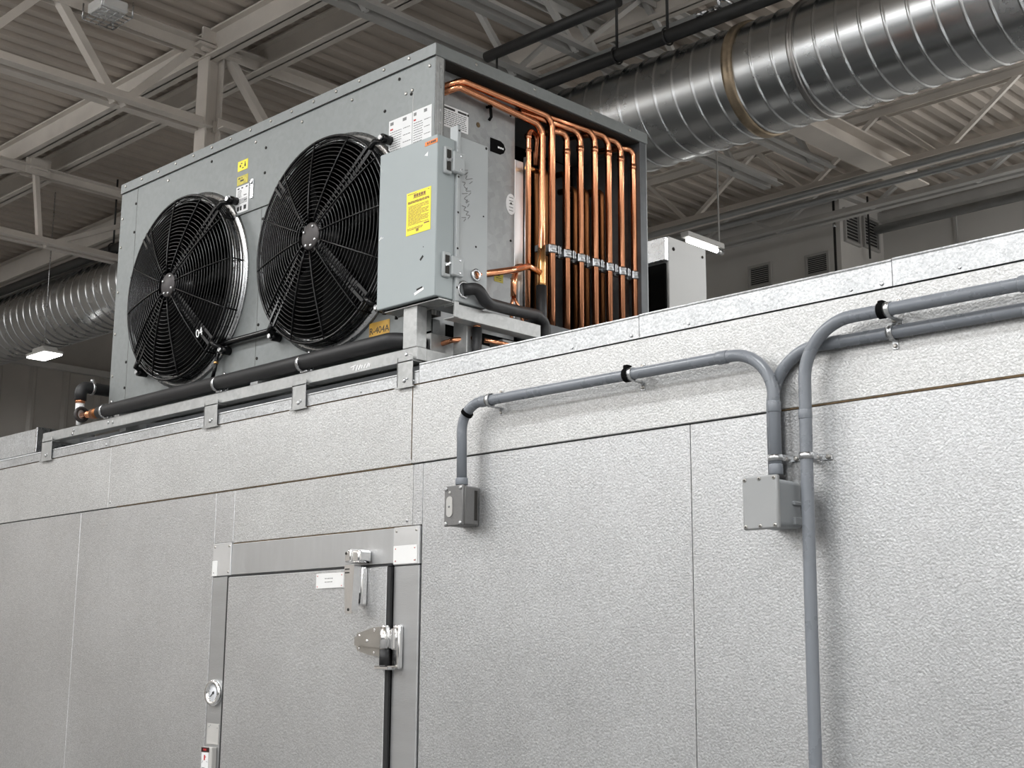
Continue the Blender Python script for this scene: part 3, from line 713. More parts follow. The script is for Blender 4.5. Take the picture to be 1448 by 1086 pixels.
for xx in (-5.30, -4.95, -4.62, -4.30, -3.98, -3.70, -3.53): scr(xx, 3.905, xx in (-4.95, -3.70))
for (xx, zz) in ((-3.66, 3.835), (-3.625, 3.838), (-3.63, 3.825), (-3.78, 3.80)): scr(xx, zz, zz < 3.83)
b.box(-5.5655, -5.5645, Y0 - .0006, Y0 + .001, Z0, ZT, 2).box(-4.557, -4.556, Y0 - .0006, Y0 + .001, Z0, 3.60, 2)
b.box(-4.80, -4.45, Y0 - .004, Y0, 3.603, 3.613, 0).box(-4.80, -4.45, Y0 - .0046, Y0 - .004, 3.602, 3.604, 2).box(-3.6205, -3.6195, Y0 - .0006, Y0 + .001, 3.75, 3.82, 1)
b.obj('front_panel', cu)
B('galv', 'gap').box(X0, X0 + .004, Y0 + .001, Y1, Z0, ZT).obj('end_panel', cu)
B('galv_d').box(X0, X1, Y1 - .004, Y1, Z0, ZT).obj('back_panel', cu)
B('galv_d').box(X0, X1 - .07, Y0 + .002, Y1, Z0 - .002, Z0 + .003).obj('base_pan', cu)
b = B('galv', 'nickel', 'gap'); b.box(X0 - .004, X1 + .004, Y0 - .006, Y1 + .004, ZT, Z1, 0, .0015).box(X0 - .004, X1 + .004, Y0 - .0066, Y0 - .005, ZT - .0012, ZT + .0012, 2)
xx = X0 + .04
while xx < X1 - .01: b.screw((xx, Y0 - .006, Z1 - .018), (0, -1, 0), .0065, .004, 1); xx += .145
for yy in (.3, .62, .95, 1.2): b.screw((X1 + .004, yy, Z1 - .02), (1, 0, 0), .006, .004, 1)
b.box(X1 - .075, X1 - .002, Y0 + .05, Y1 - .04, ZT - .004, ZT + .001, 2)  # dark strip paints the shade under the lid overhang
b.obj('lid', cu)
# corner post, side panel (recessed), rear post
XR = X1 - .07
b = B('galv_rail', 'zinc'); b.box(X1 - .004, X1, Y0, Y0 + .045, 2.96, ZT, 0, .001).box(XR, X1, Y0 + .041, Y0 + .045, 2.96, ZT)
b.box(X1, X1 + .003, Y0 + .012, Y0 + .020, 2.96, ZT - .02).box(X1, X1 + .003, Y0 + .028, Y0 + .034, 2.96, ZT - .02)
for zz in (3.9, 3.82, 3.73, 3.68): b.screw((X1, Y0 + .025, zz), (1, 0, 0), .005, .003, 1)
b.obj('corner_post', cu)
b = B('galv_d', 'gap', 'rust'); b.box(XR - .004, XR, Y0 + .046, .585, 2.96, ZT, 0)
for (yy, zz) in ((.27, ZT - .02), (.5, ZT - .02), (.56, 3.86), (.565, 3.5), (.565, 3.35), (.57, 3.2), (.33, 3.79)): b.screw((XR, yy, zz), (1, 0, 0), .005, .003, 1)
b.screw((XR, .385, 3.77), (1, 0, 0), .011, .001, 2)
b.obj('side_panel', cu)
b = B('blackmatte'); b.tube([(XR + .001, .43, 3.855), (XR + .02, .43, 3.85), (XR + .022, .433, 3.81), (XR + .01, .433, 3.80)], .006, 8).tube([(XR, .445, 3.865), (XR + .02, .445, 3.865)], .009, 8); b.obj('cable_hook', cu, 'small black hook')
B('galv_in').box(XR, X1, Y1 - .045, Y1 - .004, 2.92, ZT, 0, .001).obj('rear_post', cu)
B('galv_in').box(XR, X1, .60, Y1 - .045, 2.965, 3.035, 0, .002).obj('sill_channel', cu, 'dark steel sill below the pipes')
# interior: coil, with black sheets painting in the shade behind
B('galv_in').box(X0 + .06, XR - .30, 1.10, 1.22, Z0 + .05, ZT - .03).obj('coil', cu)
B('blackmatte').box(XR - .36, XR - .345, .58, Y1 - .01, Z0 + .004, ZT).box(XR - .36, XR - .006, .575, .583, Z0 + .004, ZT).obj('shade_sheet', cu, 'black sheet painting the shade behind the pipes')
B('blackmatte').box(X0 + .01, XR - .006, .50, .51, Z0 + .004, ZT).box(XR - .014, XR - .006, .14, .50, Z0 + .004, ZT).box(X0 + .005, X0 + .012, .11, .50, Z0 + .004, ZT).box(X0 + .01, XR - .02, .13, .50, Z0 + .004, Z0 + .01).box(X0 + .01, XR - .02, .13, .50, ZT - .01, ZT - .004).obj('shade_sheet', cu, 'black sheet painting the shade behind the fans')
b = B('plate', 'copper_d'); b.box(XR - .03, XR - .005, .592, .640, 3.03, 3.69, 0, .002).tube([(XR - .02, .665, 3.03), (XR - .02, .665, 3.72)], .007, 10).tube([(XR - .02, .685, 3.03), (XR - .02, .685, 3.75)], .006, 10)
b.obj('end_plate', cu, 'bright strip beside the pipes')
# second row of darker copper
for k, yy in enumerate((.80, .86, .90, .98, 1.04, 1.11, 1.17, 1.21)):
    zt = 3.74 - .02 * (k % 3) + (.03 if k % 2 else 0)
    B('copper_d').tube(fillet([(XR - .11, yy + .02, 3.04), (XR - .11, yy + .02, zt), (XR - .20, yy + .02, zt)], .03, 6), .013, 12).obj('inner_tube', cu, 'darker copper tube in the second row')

# front fans -------------------------------------------------------
def fan(c, ix):
    x, z = c; RO = .405
    f = B('zinc', 'blackmatte').lathe([(.436, .0995), (.420, .0975), (.408, .090), (.399, .075), (.394, .052), (.388, .050), (.388, .0995)], (x, 0, z), 'y', 72, closed=True).lathe([(.3875, .046), (.384, .044), (.380, .10), (.362, .24), (.358, .24), (.372, .10)], (x, 0, z), 'y', 72, 1, closed=True).obj('fan', cu, 'axial fan in a bright steel ring')  # black inner throat puts the fan's interior shade into the colour
    g = B('black')
    n = 21
    def yp(r):      # dished front face of the guard
        q = max(0, (r - .07) / (RO - .07)); return .036 - .050 * (1 - q ** 1.7)
    for i in range(n):
        r = .072 + (RO - .072) * i / (n - 1)
        g.ring((x, yp(r), z), r, .0027, 'y', 64, 5)
    g.ring((x, .036, z), RO, .0065, 'y', 72, 6)
    for k, yy in enumerate((.052, .064, .076, .088)): g.ring((x, yy, z), RO + .001 * k, .0032, 'y', 72, 5)
    for k in range(12):
        a = math.radians(7 + 30 * k); pts = []
        for i in range(8):
            r = .060 + (RO - .060) * i / 7; pts.append((x + r * math.cos(a), yp(r) - .004, z + r * math.sin(a)))
        pts.append((x + (RO + .004) * math.cos(a), .092, z + (RO + .004) * math.sin(a)))
        g.tube(pts, .0034, 6)
    g.obj('guard', f)
    # four double-flat struts from hub to rim
    for k, a in enumerate((45, 135, 225, 315)):
        a = math.radians(a); s = B('black'); ux, uz = math.cos(a), math.sin(a); px, pz = -uz, ux
        for o in (-.016, .016):
            s.bar((x + .055 * ux + o * px, -.010, z + .055 * uz + o * pz), (x + RO * ux + o * px, .030, z + RO * uz + o * pz), .006, .012, 0)
        s.bar((x + .06 * ux, -.004, z + .06 * uz), (x + RO * ux, .036, z + RO * uz), .026, .004, 0, up=(0, -1, 0))
        if ux > 0 or uz < 0:
            s.tube([(x + RO * ux, .034, z + RO * uz), (x + (RO + .03) * ux, .034, z + (RO + .03) * uz), (x + (RO + .055) * ux, .098, z + (RO + .055) * uz)], .012, 8)
        s.obj('strut', f)
    for a in (45, 225, 315):
        a = math.radians(a); q = RO + .056
        B('black', 'zinc').tube([(x + q * math.cos(a), .099, z + q * math.sin(a)), (x + q * math.cos(a), .055, z + q * math.sin(a))], .017, 12).cyl((x + q * math.cos(a), .056, z + q * math.sin(a)), (x + q * math.cos(a), .045, z + q * math.sin(a)), .010, 6, 1).obj('mounting_foot', f)
    h = B('black', 'zinc'); h.lathe([(0, -.006), (.056, -.006), (.062, .0), (.062, .05), (.078, .056), (.078, .12), (0, .12)], (x, 0, z), 'y', 36)
    h.obj('motor', f)
    h = B('motor', 'zinc'); h.lathe([(0, -.016), (.048, -.016), (.054, -.012), (.054, -.0065), (0, -.0065)], (x, 0, z), 'y', 36)
    for a in (60, 150, 240, 330, 285): h.screw((x + .040 * math.cos(math.radians(a)), -.0158, z + .040 * math.sin(math.radians(a))), (0, -1, 0), .006, .005, 1)
    h.obj('hub_plate', f, 'dark hub plate with small bolts')
    for k in range(7):
        a0 = 2 * PI * k / 7 + .3 + ix * .2; bl = B('blackmatte'); rows = []
        for i in range(7):
            r = .088 + (FR - .03 - .088) * i / 6; w = .30 + .10 * math.sin(PI * i / 6); sw = .25 * (i / 6) ** 2
            row = []
            for j in range(5):
                q = a0 - sw + w * (j / 4 - .5) * (1 if i else .8) * (.16 / max(r, .16)) * 1.9
                yy = .105 + .05 * (j / 4 - .5) * 1.4
                row.append((x + r * math.cos(q), yy, z + r * math.sin(q)))
            rows.append(row)
        fr_ = [[bl.bm.verts.new(p) for p in row] for row in rows]; bk = [[bl.bm.verts.new((p[0], p[1] + .004, p[2])) for p in row] for row in rows]
        for i in range(6):
            for j in range(4):
                bl.bm.faces.new((fr_[i][j], fr_[i][j + 1], fr_[i + 1][j + 1], fr_[i + 1][j])); bl.bm.faces.new((bk[i][j], bk[i + 1][j], bk[i + 1][j + 1], bk[i][j + 1]))
        for i in range(6):
            bl.bm.faces.new((fr_[i][0], fr_[i + 1][0], bk[i + 1][0], bk[i][0])); bl.bm.faces.new((fr_[i][4], bk[i][4], bk[i + 1][4], fr_[i + 1][4]))
        for j in range(4): bl.bm.faces.new((fr_[6][j], fr_[6][j + 1], bk[6][j + 1], bk[6][j]))
        for ff in bl.bm.faces: ff.smooth = True
        bl.obj('blade', f)
    return f
f1 = fan(FC[0], 0); f2 = fan(FC[1], 1)
# white 04 mark on the left fan guard
b = B('whiteink'); a = math.radians(-48); r = .34
mm = Matrix.Translation((FC[0][0] + .225, .012, FC[0][1] - .245)) @ Matrix.Rotation(math.radians(90), 4, 'X') @ Matrix.Rotation(math.radians(12), 4, 'Z')
b.text('04', .05, mm); b.obj('number_mark', f1, 'white painted number 04')
# cable between fans
tg = B('black'); tg.tube(fillet([(-4.775, .075, 3.052), (-4.72, .075, 3.050), (-4.42, .075, 3.05), (-4.36, .075, 3.06)], .04, 5), .013, 12).obj('fan_cable', cu, 'black cable sleeve between the fans')
B('black', 'brass').tube(fillet([(-4.775, .075, 3.03), (-4.79, .07, 2.99), (-4.79, .065, 2.95), (-4.80, .06, 2.905)], .03, 5), .008, 10).tube([(-4.79, .068, 2.968), (-4.79, .068, 2.978)], .010, 10, 1).obj('fan_cable', cu, 'short black cable dropping from the left fan')
B('black', 'zinc').tube(fillet([(-4.775, .08, 3.64), (-4.76, .07, 3.60), (-4.735, .075, 3.57), (-4.745, .085, 3.5)], .02, 5), .008, 10).obj('fan_cable', cu, 'black cable looping at the upper right of the left fan')

# stickers on the front
sticker('warning_sticker', cu, 'y', Y0, -4.745, -4.672, 3.803, 3.848, 'yellow', 'ink', [(.5, .22, [(.2, .32), (.68, .8)]), (.72, .1, [(.3, .45), (.68, .78)]), (.25, .1, [(.45, .6)]), (.35, .1, [(.68, .8)])], 'upper yellow warning sticker')
sticker('warning_sticker', cu, 'y', Y0, -4.745, -4.667, 3.740, 3.779, 'yellow_f', 'ink', [(.45, .18, [(.3, .62)]), (.75, .12, [(.1, .3), (.4, .5)])], 'faded yellow sticker')
rows = [(.92, .05, [(.1, .26), (.42, .54), (.76, .9)])] + [(.84 - i * .05, .018, words(.12, .45)) for i in range(6)] + [(.62, .03, [(.62, .85)]), (.44, .03, [(.66, .9)])] + [(.5 - i * .05, .02, words(.1, .9)) for i in range(4)] + [(.16, .16, [(.12, .3), (.36, .5), (.66, .86)])]
sticker('rating_plate', cu, 'y', Y0, -4.748, -4.657, 3.615, 3.733, 'white', 'ink', rows, 'tall white rating label')
B('zinc', 'gap').box(-4.642, -4.622, Y0 - .004, Y0, 3.66, 3.745, 0, .001).screw((-4.632, Y0 - .004, 3.73), (0, -1, 0), .009, .006, 0).obj('latch_tab', cu)
def bigrows(seed):
    random.seed(seed); r = [(.93, .06, [(.06, .2), (.6, .76)]), (.82, .03, [(.06, .18, 2)])]
    for i in range(9): r.append((.76 - i * .045, .014, words(.06, .55) + ([] if i % 3 else words(.62, .95))))
    r += [(.33, .03, [(.06, .2), (.5, .62)])]
    for i in range(6): r.append((.27 - i * .045, .025, [(.06 + .1 * (i % 2), .12 + .1 * (i % 2)), (.2, .26)] + words(.4, .62, .02, .08) + ([(.72, .95)] if i % 2 else [])))
    return r
sticker('wiring_label', cu, 'y', Y0, -3.753, -3.622, 3.545, 3.750, 'white', 'greyink', bigrows(3), 'white printed data label')
sticker('wiring_label', cu, 'y', Y0, -3.619, -3.515, 3.545, 3.752, 'white', 'greyink', bigrows(5), 'white printed data label beside the corner')
b = B('amber', 'ink'); b.box(-3.837, -3.722, Y0 - .0012, Y0, 2.918, 2.982)
b.text('R-404A', .036, Matrix.Translation((-3.780, Y0 - .0015, 2.949)) @ Matrix.Rotation(math.radians(90), 4, 'X'), 1); b.obj('refrigerant_tag', cu, 'amber tag lettered R-404A')
random.seed(11)
# stickers on the side
sticker('data_label', cu, 'x', XR, .15, .332, 3.715, 3.80, 'white', 'ink', [(.88, .10, [(.08, .62), (.70, .95)])] + [(.74 - i * .09, .03, words(.1, .95)) for i in range(8)], 'white label behind the control box')
b = B('white', 'greyink'); b.prism([(.615 - .05 + .027 * math.cos(a), 3.497 + .042 * math.sin(a)) for a in [k * PI / 12 for k in range(24)]], XR, XR + .0015, 'x')
for i in range(5): b.box(XR + .0015, XR + .002, .554, .576, 3.470 + i * .013, 3.473 + i * .013, 1)
b.obj('oval_sticker', cu, 'white oval sticker')
sticker('warning_sticker', cu, 'x', XR, .478, .525, 3.172, 3.208, 'yellow_f', 'ink', [(.7, .1, words(.2, .6)), (.45, .06, words(.2, .8)), (.25, .06, words(.5, .8))], 'small faded yellow sticker low on the side')
b = B('blackmatte', 'whiteink')
b.prism([(.45, 3.683), (.505, 3.683), (.522, 3.692), (.532, 3.711), (.522, 3.730), (.505, 3.738), (.45, 3.738)], XR, XR + .002, 'x')
for (a, c) in ((.49, .50), (.503, .511), (.514, .521)): b.box(XR + .002, XR + .0024, a, c, 3.706, 3.713, 1)
b.obj('brand_badge', cu, 'black rounded badge with faint white lettering')
B('white', 'plate').prism([(.575, 3.14), (.583, 3.12), (.581, 3.06), (.570, 3.045), (.563, 3.08), (.565, 3.12)], XR, XR + .0015, 'x').obj('torn_sticker', cu, 'torn scrap of white sticker')

# copper risers --------------------------------------------------
rp = .0145; XP = XR + .040
ZB = 3.03
RY = (.754, .842, .924, 1.013, 1.100, 1.180, 1.263)
tops = (3.945, 3.865, 3.895, 3.915, 3.925, 3.925, 3.905)
pths = [
    [(XP, RY[0], ZB), (XP, RY[0], 3.897), (XP, .262, 3.897), (XR - .02, .185, 3.858)],
    [(XP, RY[1], ZB), (XP, RY[1], 3.850), (XP, RY[1] - .06, 3.85), (XR - .09, RY[1] - .10, 3.85)],
    [(XP, RY[2], ZB), (XP, RY[2], 3.885), (XP - .03, .60, 3.885)],
    [(XP, RY[3], ZB), (XP, RY[3], 3.908), (XP - .04, .62, 3.912)],
    [(XP, RY[4], ZB), (XP, RY[4], 3.915), (XP - .02, .90, 3.915), (XR - .09, .86, 3.915)],
    [(XP, RY[5], ZB), (XP, RY[5], 3.912), (XP - .02, 1.02, 3.912), (XR - .09, .98, 3.912)],
    [(XP, RY[6], ZB), (XP, RY[6], 3.900), (XP - .01, RY[6] - .06, 3.900), (XR - .09, RY[6] - .10, 3.90)]]
strut_ch = B('clamp').box(XP - .042, XP - .018, .70, 1.30, 3.335, 3.362, 0, .002).obj('strut_channel', cu, 'zinc channel behind the pipe clamps')
for k, pth in enumerate(pths):
    r = rp if k == 0 else rp * .93
    pb = B('copper').tube(fillet(pth, .048, 9), r, 16)
    o = pb.obj('copper_riser', cu, None)
    if k:
        B('copper').tube([(XP, RY[k], pth[1][2] - .062), (XP, RY[k], pth[1][2] - .085)], r + .002, 16).obj('solder_collar', o)
    zc = 3.348
    c = B('clamp', 'gap'); c.lathe([(r + .0005, -.017), (r + .005, -.017), (r + .007, -.010), (r + .005, -.006), (r + .005, .006), (r + .007, .010), (r + .005, .017), (r + .0005, .017)], (XP, RY[k], zc), 'z', 24, closed=True)
    c.box(XP - .012, XP + .020, RY[k] + r + .004, RY[k] + r + .009, zc - .017, zc + .017, 0, .001).box(XP - .012, XP + .020, RY[k] + r + .013, RY[k] + r + .018, zc - .015, zc + .015, 0, .001)
    c.box(XP - .022, XP + .010, RY[k] - r - .012, RY[k] - r - .004, zc - .016, zc + .016, 0, .001).box(XP - .024, XP - .012, RY[k] - .034, RY[k] + .034, zc - .020, zc + .014, 0, .001)
    for dz in (.008, -.008): c.cyl((XP + .012, RY[k] + r + .002, zc + dz), (XP + .012, RY[k] + r + .024, zc + dz), .0055, 6, 0)
    c.box(XP + .0205, XP + .021, RY[k] + r + .009, RY[k] + r + .013, zc - .012, zc + .012, 1)
    c.obj('pipe_clamp', o, 'zinc pipe clamp')
# lower of the two long top pipes, running down to the brazed tee
yT = .682
o = B('copper').tube(fillet([(XR - .02, .180, 3.832), (XP, .245, 3.868), (XP, .698, 3.846), (XP, .697, 3.40), (XP + .012, yT, 3.26), (XP + .012, yT, 3.20)], [0, .03, .05, .5, .2, 0], 9), rp * .93, 16).obj('copper_header', cu)
B('brass').tube([(XP + .012, yT, 3.183), (XP + .012, yT, 3.195), (XP + .012, yT, 3.27), (XP + .003, .694, 3.35)], [.019, .0175, .0175, .0150], 16).obj('brazed_tee', o, 'brazed tee fitting')
B('copper').tube(fillet([(XP + .012, yT, 3.235), (XP + .03, .59, 3.240), (XP + .10, .44, 3.18), (-3.352, .168, 3.086)], [0, .03, .06, 0], 7), .0125, 14).obj('branch_pipe', o, 'branch pipe to the control box')
B('copper').tube(fillet([(-3.485, .51, 3.213), (-3.487, .500, 3.15), (-3.487, .500, 3.10)], .02, 5), .0115, 12).tube(fillet([(-3.487, .500, 3.105), (-3.487, .49, 3.07), (-3.487, .488, 3.0)], .02, 5), .006, 8).tube(fillet([(-3.487, .500, 3.105), (-3.48, .515, 3.07), (-3.48, .545, 3.01)], .02, 5), .006, 8).obj('branch_pipe', o, 'drop leg splitting in two')
B('copper').tube([(XP + .062, .500, 3.205), (XP + .055, .525, 3.216)], .016, 12).obj('branch_collar', o)
# slim loop pipe nearest the panel
B('copper').tube(fillet([(XP - .005, .626, 3.0), (XP - .005, .626, 3.815), (XP - .03, .70, 3.815), (XP - .05, .71, 3.70)], .035, 8), .0105, 14).obj('loop_pipe', cu)
for zz in (3.72, 3.775): B('copper').tube([(XP - .005, .626, zz), (XP - .005, .626, zz + .012)], .0125, 14).obj('loop_collar', cu)
B('brass').tube([(XP - .02, .63, 3.66), (XP - .02, .69, 3.66)], .010, 10).obj('loop_tie', cu)

# ------------------------------------------------------------------ insulated lines in the side bay
t = thing('suction_hose', (-3.37, .3, 2.80), 'black insulated hose curving from the control box to a vertical sleeve', 'insulated pipe')
B('rubber').tube(fillet([(-3.349, .112, 3.022), (-3.318, .150, 3.030), (-3.318, .195, 2.985), (-3.36, .36, 3.000), (-3.465, .600, 3.045), (-3.480, .665, 3.03), (-3.482, .672, 2.822)], [0, .03, .05, .1, .06, .04, 0], 8), .0215, 18).obj('hose', t)
B('rubber').tube([(XP + .012, yT, 3.184), (XP + .014, yT, 3.06), (XP + .018, yT, 2.822)], .0205, 18).obj('vertical_sleeve', t)
t = thing('stub_pipe', (-3.38, .20, 2.77), 'short black insulated stub with a copper end below the control box', 'insulated pipe')
B('rubber').tube([(-3.38, .21, 2.759), (-3.38, .21, 2.910)], .0175, 18).obj('sleeve', t)
B('copper').tube([(-3.38, .21, 2.910), (-3.38, .21, 2.918)], .0135, 16).obj('copper_end', t)
t = thing('liquid_line', (-3.45, .2, 2.83), 'thin bare copper pipe slanting under the control box to the black stub', 'pipe')
B('copper').tube(fillet([(-3.62, .16, 2.855), (-3.46, .17, 2.872), (-3.40, .21, 2.875)], .03, 5), .0095, 12).tube(fillet([(-3.37, .235, 2.868), (-3.33, .30, 2.86), (-3.36, .42, 2.862)], .04, 5), .008, 10).obj('pipe', t)

# ------------------------------------------------------------------ front suction line
sl = thing('insulated_pipe', (-4.6, .02, 2.82), 'long black insulated pipe lying along the front rail', 'insulated pipe')
yp_ = -.002; zp = 2.856; rI = .029
B('rubber').tube(fillet([(-5.60, yp_, zp), (-3.72, yp_, zp + .006), (-3.60, .003, zp + .008), (-3.555, .04, zp + .004), (-3.55, .11, zp)], [0, .1, .05, .04, 0], 9), rI, 22).obj('pipe', sl)
B('copper_d').tube([(-5.66, yp_, zp), (-5.60, yp_, zp)], [.024, .026], 18).obj('bare_end', sl, 'worn bare end')
for xx in (-5.55, -4.66, -4.10):
    b = B('zinc'); b.lathe([(rI + .0005, -.008), (rI + .003, -.008), (rI + .003, .008), (rI + .0005, .008)], (xx, yp_, zp), 'x', 28, closed=True).box(xx - .008, xx + .008, yp_ + .02, yp_ + .04, zp + rI - .01, zp + rI + .012, 0, .002).box(xx - .012, xx + .03, -.004, .03, 2.8205, 2.827, 0, .001).cyl((xx, yp_ + .03, zp + rI + .01), (xx, yp_ + .03, zp + rI + .022), .006, 6).cyl((xx + .035, .015, 2.82), (xx + .035, .015, 2.835), .008, 6)
    b.obj('pipe_clamp', sl, 'zinc pipe clamp')
t = thing('valve_assembly', (-5.79, .0, 2.82), 'white and copper valve with black elbow at the left end of the rail', 'valve')
B('whitebright').tube([(-5.79, .0, 2.86), (-5.79, .0, 2.925)], .020, 16).cyl((-5.79, .0, 2.8205), (-5.79, .0, 2.86), .012, 10).obj('valve_body', t)
B('copper').tube([(-5.79, .0, 2.922), (-5.79, .0, 2.940)], .0225, 16).tube([(-5.76, .0, 2.862), (-5.66, -.002, 2.857)], [.015, .017], 14).obj('copper_sleeve', t)
b = B('motor', 'zinc'); b.lathe([(.022, -.008), (.034, -.010), (.038, 0), (.034, .010), (.022, .008)], (-5.765, -.002, 2.866), 'x', 28, closed=True); b.obj('flange_ring', t)
B('rubber').tube(fillet([(-5.79, .0, 2.935), (-5.79, .0, 3.0), (-5.79, .36, 3.0)], .03, 8), .028, 20).obj('elbow', t)
B('zinc').lathe([(.0285, -.006), (.031, -.006), (.031, .006), (.0285, .006)], (-5.79, .055, 3.0), 'y', 24, closed=True).cyl((-5.79, .055, 3.028), (-5.79, .055, 3.042), .010, 8).obj('elbow_clamp', t)

# ================================================================== CONTROL BOX
cbx = thing('control_box', (-3.5, .1, 2.975), 'grey enclosure with a yellow label on the corner of the fan unit', 'control box')
XL, XRt, YF, YM, YB_, ZL, ZH = -3.654, -3.347, -.022, .075, .228, 2.976, 3.556
b = B('boxpaint', 'gap', 'whiteink'); b.box(XL, XRt, YF, YM - .012, ZL, ZH, 0, .004, 2)
b.bar((-3.648, YF - .0004, 3.232), (-3.635, YF - .0004, 3.244), .003, .0006, 2, up=(0, -1, 0)).bar((-3.638, YF - .0004, 3.236), (-3.625, YF - .0004, 3.24), .002, .0006, 2, up=(0, -1, 0))
b.prism([(-3.413, 3.492), (-3.396, 3.486), (-3.394, 3.503), (-3.402, 3.498)], YF - .0006, YF, 'y', 2)
b.bar((-3.425, YF - .0004, 3.115), (-3.410, YF - .0004, 3.128), .008, .0006, 1, up=(0, -1, 0)).screw((-3.41, YF, 3.16), (0, -1, 0), .002, .0005, 1)
b.bar((-3.452, YF - .0004, 2.998), (-3.405, YF - .0004, 3.012), .010, .0006, 2, up=(0, -1, 0)).bar((-3.44, YF - .0009, 3.012), (-3.41, YF - .0009, 3.017), .006, .0006, 1, up=(0, -1, 0))
dr = b.obj('door', cbx)
b = B('boxpaint_s', 'gap'); b.box(-3.494, XRt - .002, YM, YB_, ZL, ZH + .022, 0, .003).box(XL + .004, -3.494, YM - .011, .088, ZL + .002, ZH - .002)
b.screw((XRt - .002, YB_ - .012, ZH + .012), (1, 0, 0), .005, .002, 1); b.screw((XRt - .002, .17, 3.19), (1, 0, 0), .004, .002, 1); b.screw((XRt - .002, .205, 3.31), (1, 0, 0), .003, .002, 1)
b.obj('body', cbx)
b = B('boxpaint_s', 'gap'); b.box(XRt - .03, XRt + .010, YM - .011, YM + .004, ZL - .004, ZH + .055, 0, .002).box(XRt - .030, XRt + .004, YM + .005, YM + .013, ZL, ZH + .045, 0, .002)
for zz in (ZH + .035, 3.29, 3.42, 3.16, 3.02): b.screw((XRt + .010, YM - .004, zz), (1, 0, 0), .004, .002, 1)
b.obj('door_flange', cbx)
B('galv_rail', 'gap').box(XL, XRt, YM - .012, YM - .002, ZL - .010, ZL - .001, 0, .001).tube([(XL + .02, YF + .02, ZL - .012), (XL + .02, YF + .02, ZL)], .008, 8, 1).tube([(XL + .008, YM - .01, ZL - .016), (XL + .008, YM - .01, ZL - .002)], .006, 8, 1).obj('bottom_lip', cbx)
for zc, h in ((3.468, .05), (3.092, .045)):
    b = B('zinc', 'gap', 'boxpaint_s')
    b.box(XRt - .004, XRt + .012, .004, .040, zc - h, zc + h, 2, .006, 2).box(XRt, XRt + .020, .038, .094, zc - h * .78, zc + h * .78, 2, .004)
    b.box(XRt + .012, XRt + .014, .012, .032, zc + .006, zc + h - .012, 1, .001).box(XRt + .012, XRt + .014, .012, .032, zc - h + .012, zc - .004, 1, .001)
    b.bar((XRt + .014, .012, zc - .006), (XRt + .014, .034, zc + .008), .006, .006, 0)
    for zz in (zc + h * .5, zc - h * .5): b.screw((XRt + .02, .075, zz), (1, 0, 0), .005, .002, 0)
    b.obj('latch', cbx, 'metal toggle latch')
random.seed(21)
rows = [(.955, .012, [(.05, .4), (.88, .94)]), (.90, .065, [(.30, .38), (.40, .48), (.50, .57), (.59, .68), (.70, .78)]), (.85, .016, [(.28, .8)]), (.775, .022, words(.06, .94, .06, .2)), (.745, .022, words(.06, .94, .06, .2))]
rows += [(.67 - i * .031, .012, words(.08, .92 - .3 * (i in (3, 8, 13)), .04, .18)) for i in range(15)] + [(.19, .03, [(.74, .95)]), (.15, .014, words(.05, .7)), (.12, .014, words(.05, .66)), (.09, .03, [(.42, .52)]), (.06, .02, [(.42, .52)])]
sticker('warning_label', dr, 'y', YF, -3.501, -3.375, 3.216, 3.372, 'yellow', 'brownink', rows, 'bright yellow instruction label')
b = B('orange', 'ink'); mm = Matrix.Translation((-3.378, YF, 3.532)) @ Matrix.Rotation(math.radians(-1), 4, 'Y'); b.box(-.032, .032, -.0012, 0, -.0075, .0075, 0, 0, 1, mm)
for (u, w) in ((-.02, .006), (-.009, .004), (-.001, .007), (.008, .006), (.016, .008)): b.box(u, u + w, -.0016, -.0012, -.004, .004, 1, 0, 1, mm)
b.obj('orange_tag', dr, 'small orange sticker')
# marker scrawl on the side of the body
b = B('greyink'); xs = XRt - .0014
for i in range(13):
    z = 3.455 - i * .0145; a = .100 + .010 * (i % 3); random.seed(i); w = random.uniform(.010, .030)
    b.bar((xs, a, z), (xs, a + w, z + random.uniform(-.010, .012)), .0026, .0008, 0, up=(1, 0, 0)).bar((xs, a + w, z), (xs, a + w * .5, z - .012), .0026, .0008, 0, up=(1, 0, 0))
b.obj('marker_scrawl', cbx, 'dark handwritten marker scrawl')
B('zinc').lathe([(.0135, XRt - .002), (.022, XRt - .002), (.022, XRt + .006), (.0135, XRt + .006)], (0, .168, 3.086), 'x', 24, closed=True).obj('grommet', cbx)
B('zinc').lathe([(.022, XRt - .002), (.031, XRt - .002), (.031, XRt + .005), (.022, XRt + .005)], (0, .112, 3.022), 'x', 24, closed=True).obj('grommet', cbx)

# ------------------------------------------------------------------ pale cabinet behind
t = thing('equipment_cabinet', (-4.2, 2.6, 0), 'pale equipment cabinet with a black front, right of the fan unit', 'cabinet')
xk = -4.075
B('cabinet', 'gap').box(xk - .9, xk, 2.2, 2.512, 2.0, 3.86, 0, .004).screw((xk, 2.24, 3.80), (1, 0, 0), .010, .004, 1).screw((xk, 2.48, 3.81), (1, 0, 0), .008, .004, 1).obj('body', t)
B('cabinet').box(xk - .9, xk - .02, 2.21, 2.50, 0, 1.998).obj('plinth', t)
B('blackmatte').box(xk - .85, xk - .012, 2.185, 2.1995, 2.6, 3.72, 0, .003).obj('front_screen', t, 'black front screen')
B('zinc').tube([(xk - .12, 2.23, 3.80), (xk - .02, 2.23, 3.80)], .02, 12).box(xk - .5, xk - .0, 2.17, 2.2, 3.73, 3.85, 0, .003).obj('top_trim', t)

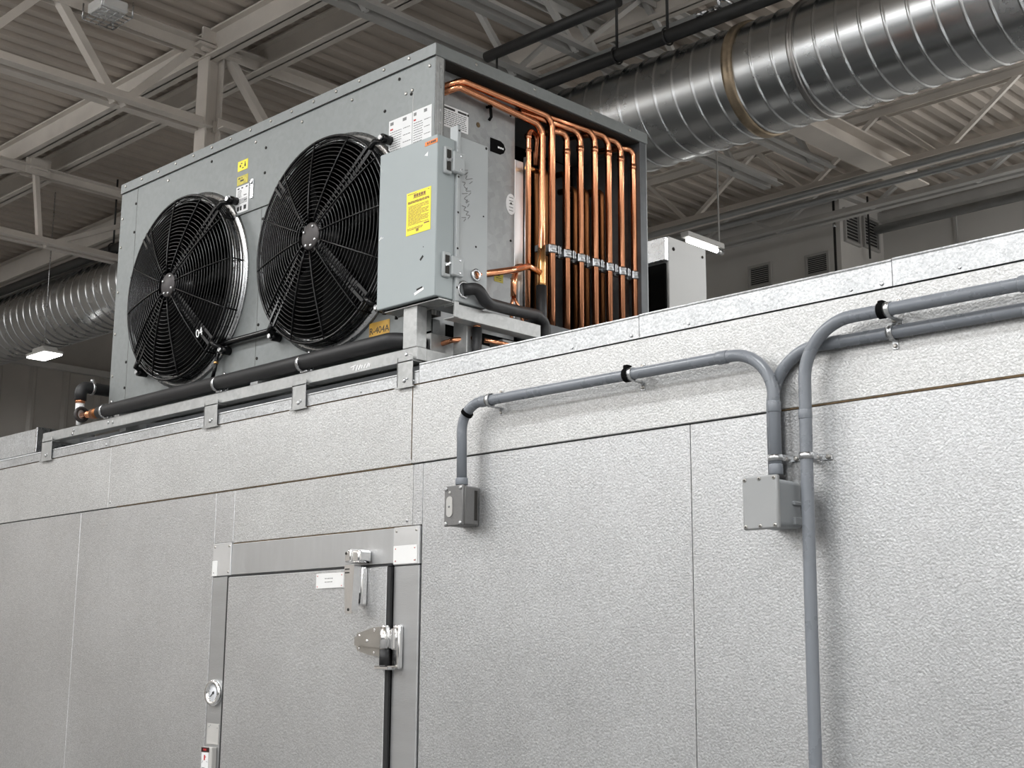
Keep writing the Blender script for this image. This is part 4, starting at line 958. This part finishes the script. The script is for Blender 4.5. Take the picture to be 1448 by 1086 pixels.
# ================================================================== LIGHT
w = bpy.data.worlds.new('World'); bpy.context.scene.world = w; w.use_nodes = True
w.node_tree.nodes['Background'].inputs['Color'].default_value = (.95, .97, 1, 1); w.node_tree.nodes['Background'].inputs['Strength'].default_value = .30
def area(name, loc, sx, sy, power, col=(.955, .98, 1), rot=(0, 0, 0)):
    l = bpy.data.lights.new(name, 'AREA'); l.shape = 'RECTANGLE'; l.size = sx; l.size_y = sy; l.energy = power; l.color = col
    o = bpy.data.objects.new(name, l); C.objects.link(o); o.location = loc; o.rotation_euler = rot; return o
for xx in (-14, -8.5, -3, 2.5): area('front_wall_fill', (xx, -10.6, 5.3), 1.6, .3, 62 if xx < -5 else 45, rot=(math.radians(-38), 0, 0))  # added fill on the unseen front wall, for the gradient mirrored in the panels
for xx, pw in ((-12.6, 45), (-9.0, 70), (-5.4, 82), (-1.8, 84), (1.8, 84), (5.4, 80)):
    for yy in (-2.6, -6.2, -9.8):
        area('high_bay_and_fill', (xx, yy, 5.35), 1.3, .4, pw * 1.12)
        area('ceiling_fill', (xx, yy, 4.95), 1.3, .4, 55 if xx < -5 else 26, rot=(PI, 0, 0))  # unseen upward fill added to brighten the roof deck
for xx in (2.6, 6.0):
    for yy in (1.2, 4.6):
        area('high_bay_and_fill', (xx, yy, 5.3), 1.2, .35, 85)
        area('ceiling_fill', (xx, yy, 4.9), 1.2, .35, 60, rot=(PI, 0, 0))  # added upward fill for the deck on the right
area('high_bay_and_fill', (.6, 5.6, 5.0), 1.2, .35, 90)  # extra fill added out of view to lift the back area
area('high_bay_and_fill', (-2.0, 5.9, 5.2), 1.2, .3, 110)  # extra fill added just out of view to brighten the far wall
area('ceiling_fill', (-2.0, 5.9, 4.8), 1.2, .3, 30, rot=(PI, 0, 0))  # upward half of the added back fill
area('ceiling_fill', (.6, 5.6, 4.6), 1.2, .35, 60, rot=(PI, 0, 0))  # added upward fill for the deck at the back

# ================================================================== CAMERA
yaw, pitch, roll, f = -.7775, .2017, .0058, 1947.67
fw = Vector((math.sin(yaw) * math.cos(pitch), math.cos(yaw) * math.cos(pitch), math.sin(pitch)))
r0 = Vector((math.cos(yaw), -math.sin(yaw), 0)); u0 = r0.cross(fw)
rr = r0 * math.cos(roll) + u0 * math.sin(roll); uu = -r0 * math.sin(roll) + u0 * math.cos(roll)
cam = bpy.data.cameras.new('Camera'); co = bpy.data.objects.new('Camera', cam); C.objects.link(co)
mw = Matrix((rr, uu, -fw)).transposed().to_4x4(); mw.translation = (0, -3.0475, 1.75); co.matrix_world = mw
cam.sensor_fit = 'HORIZONTAL'; cam.sensor_width = 36; cam.lens = f / 1448 * 36; cam.clip_end = 200
sc = bpy.context.scene; sc.camera = co
sc.view_settings.view_transform = 'Standard'; sc.view_settings.look = 'None'; sc.view_settings.gamma = 1; sc.view_settings.use_curve_mapping = False
sc.view_settings.exposure = 0.0
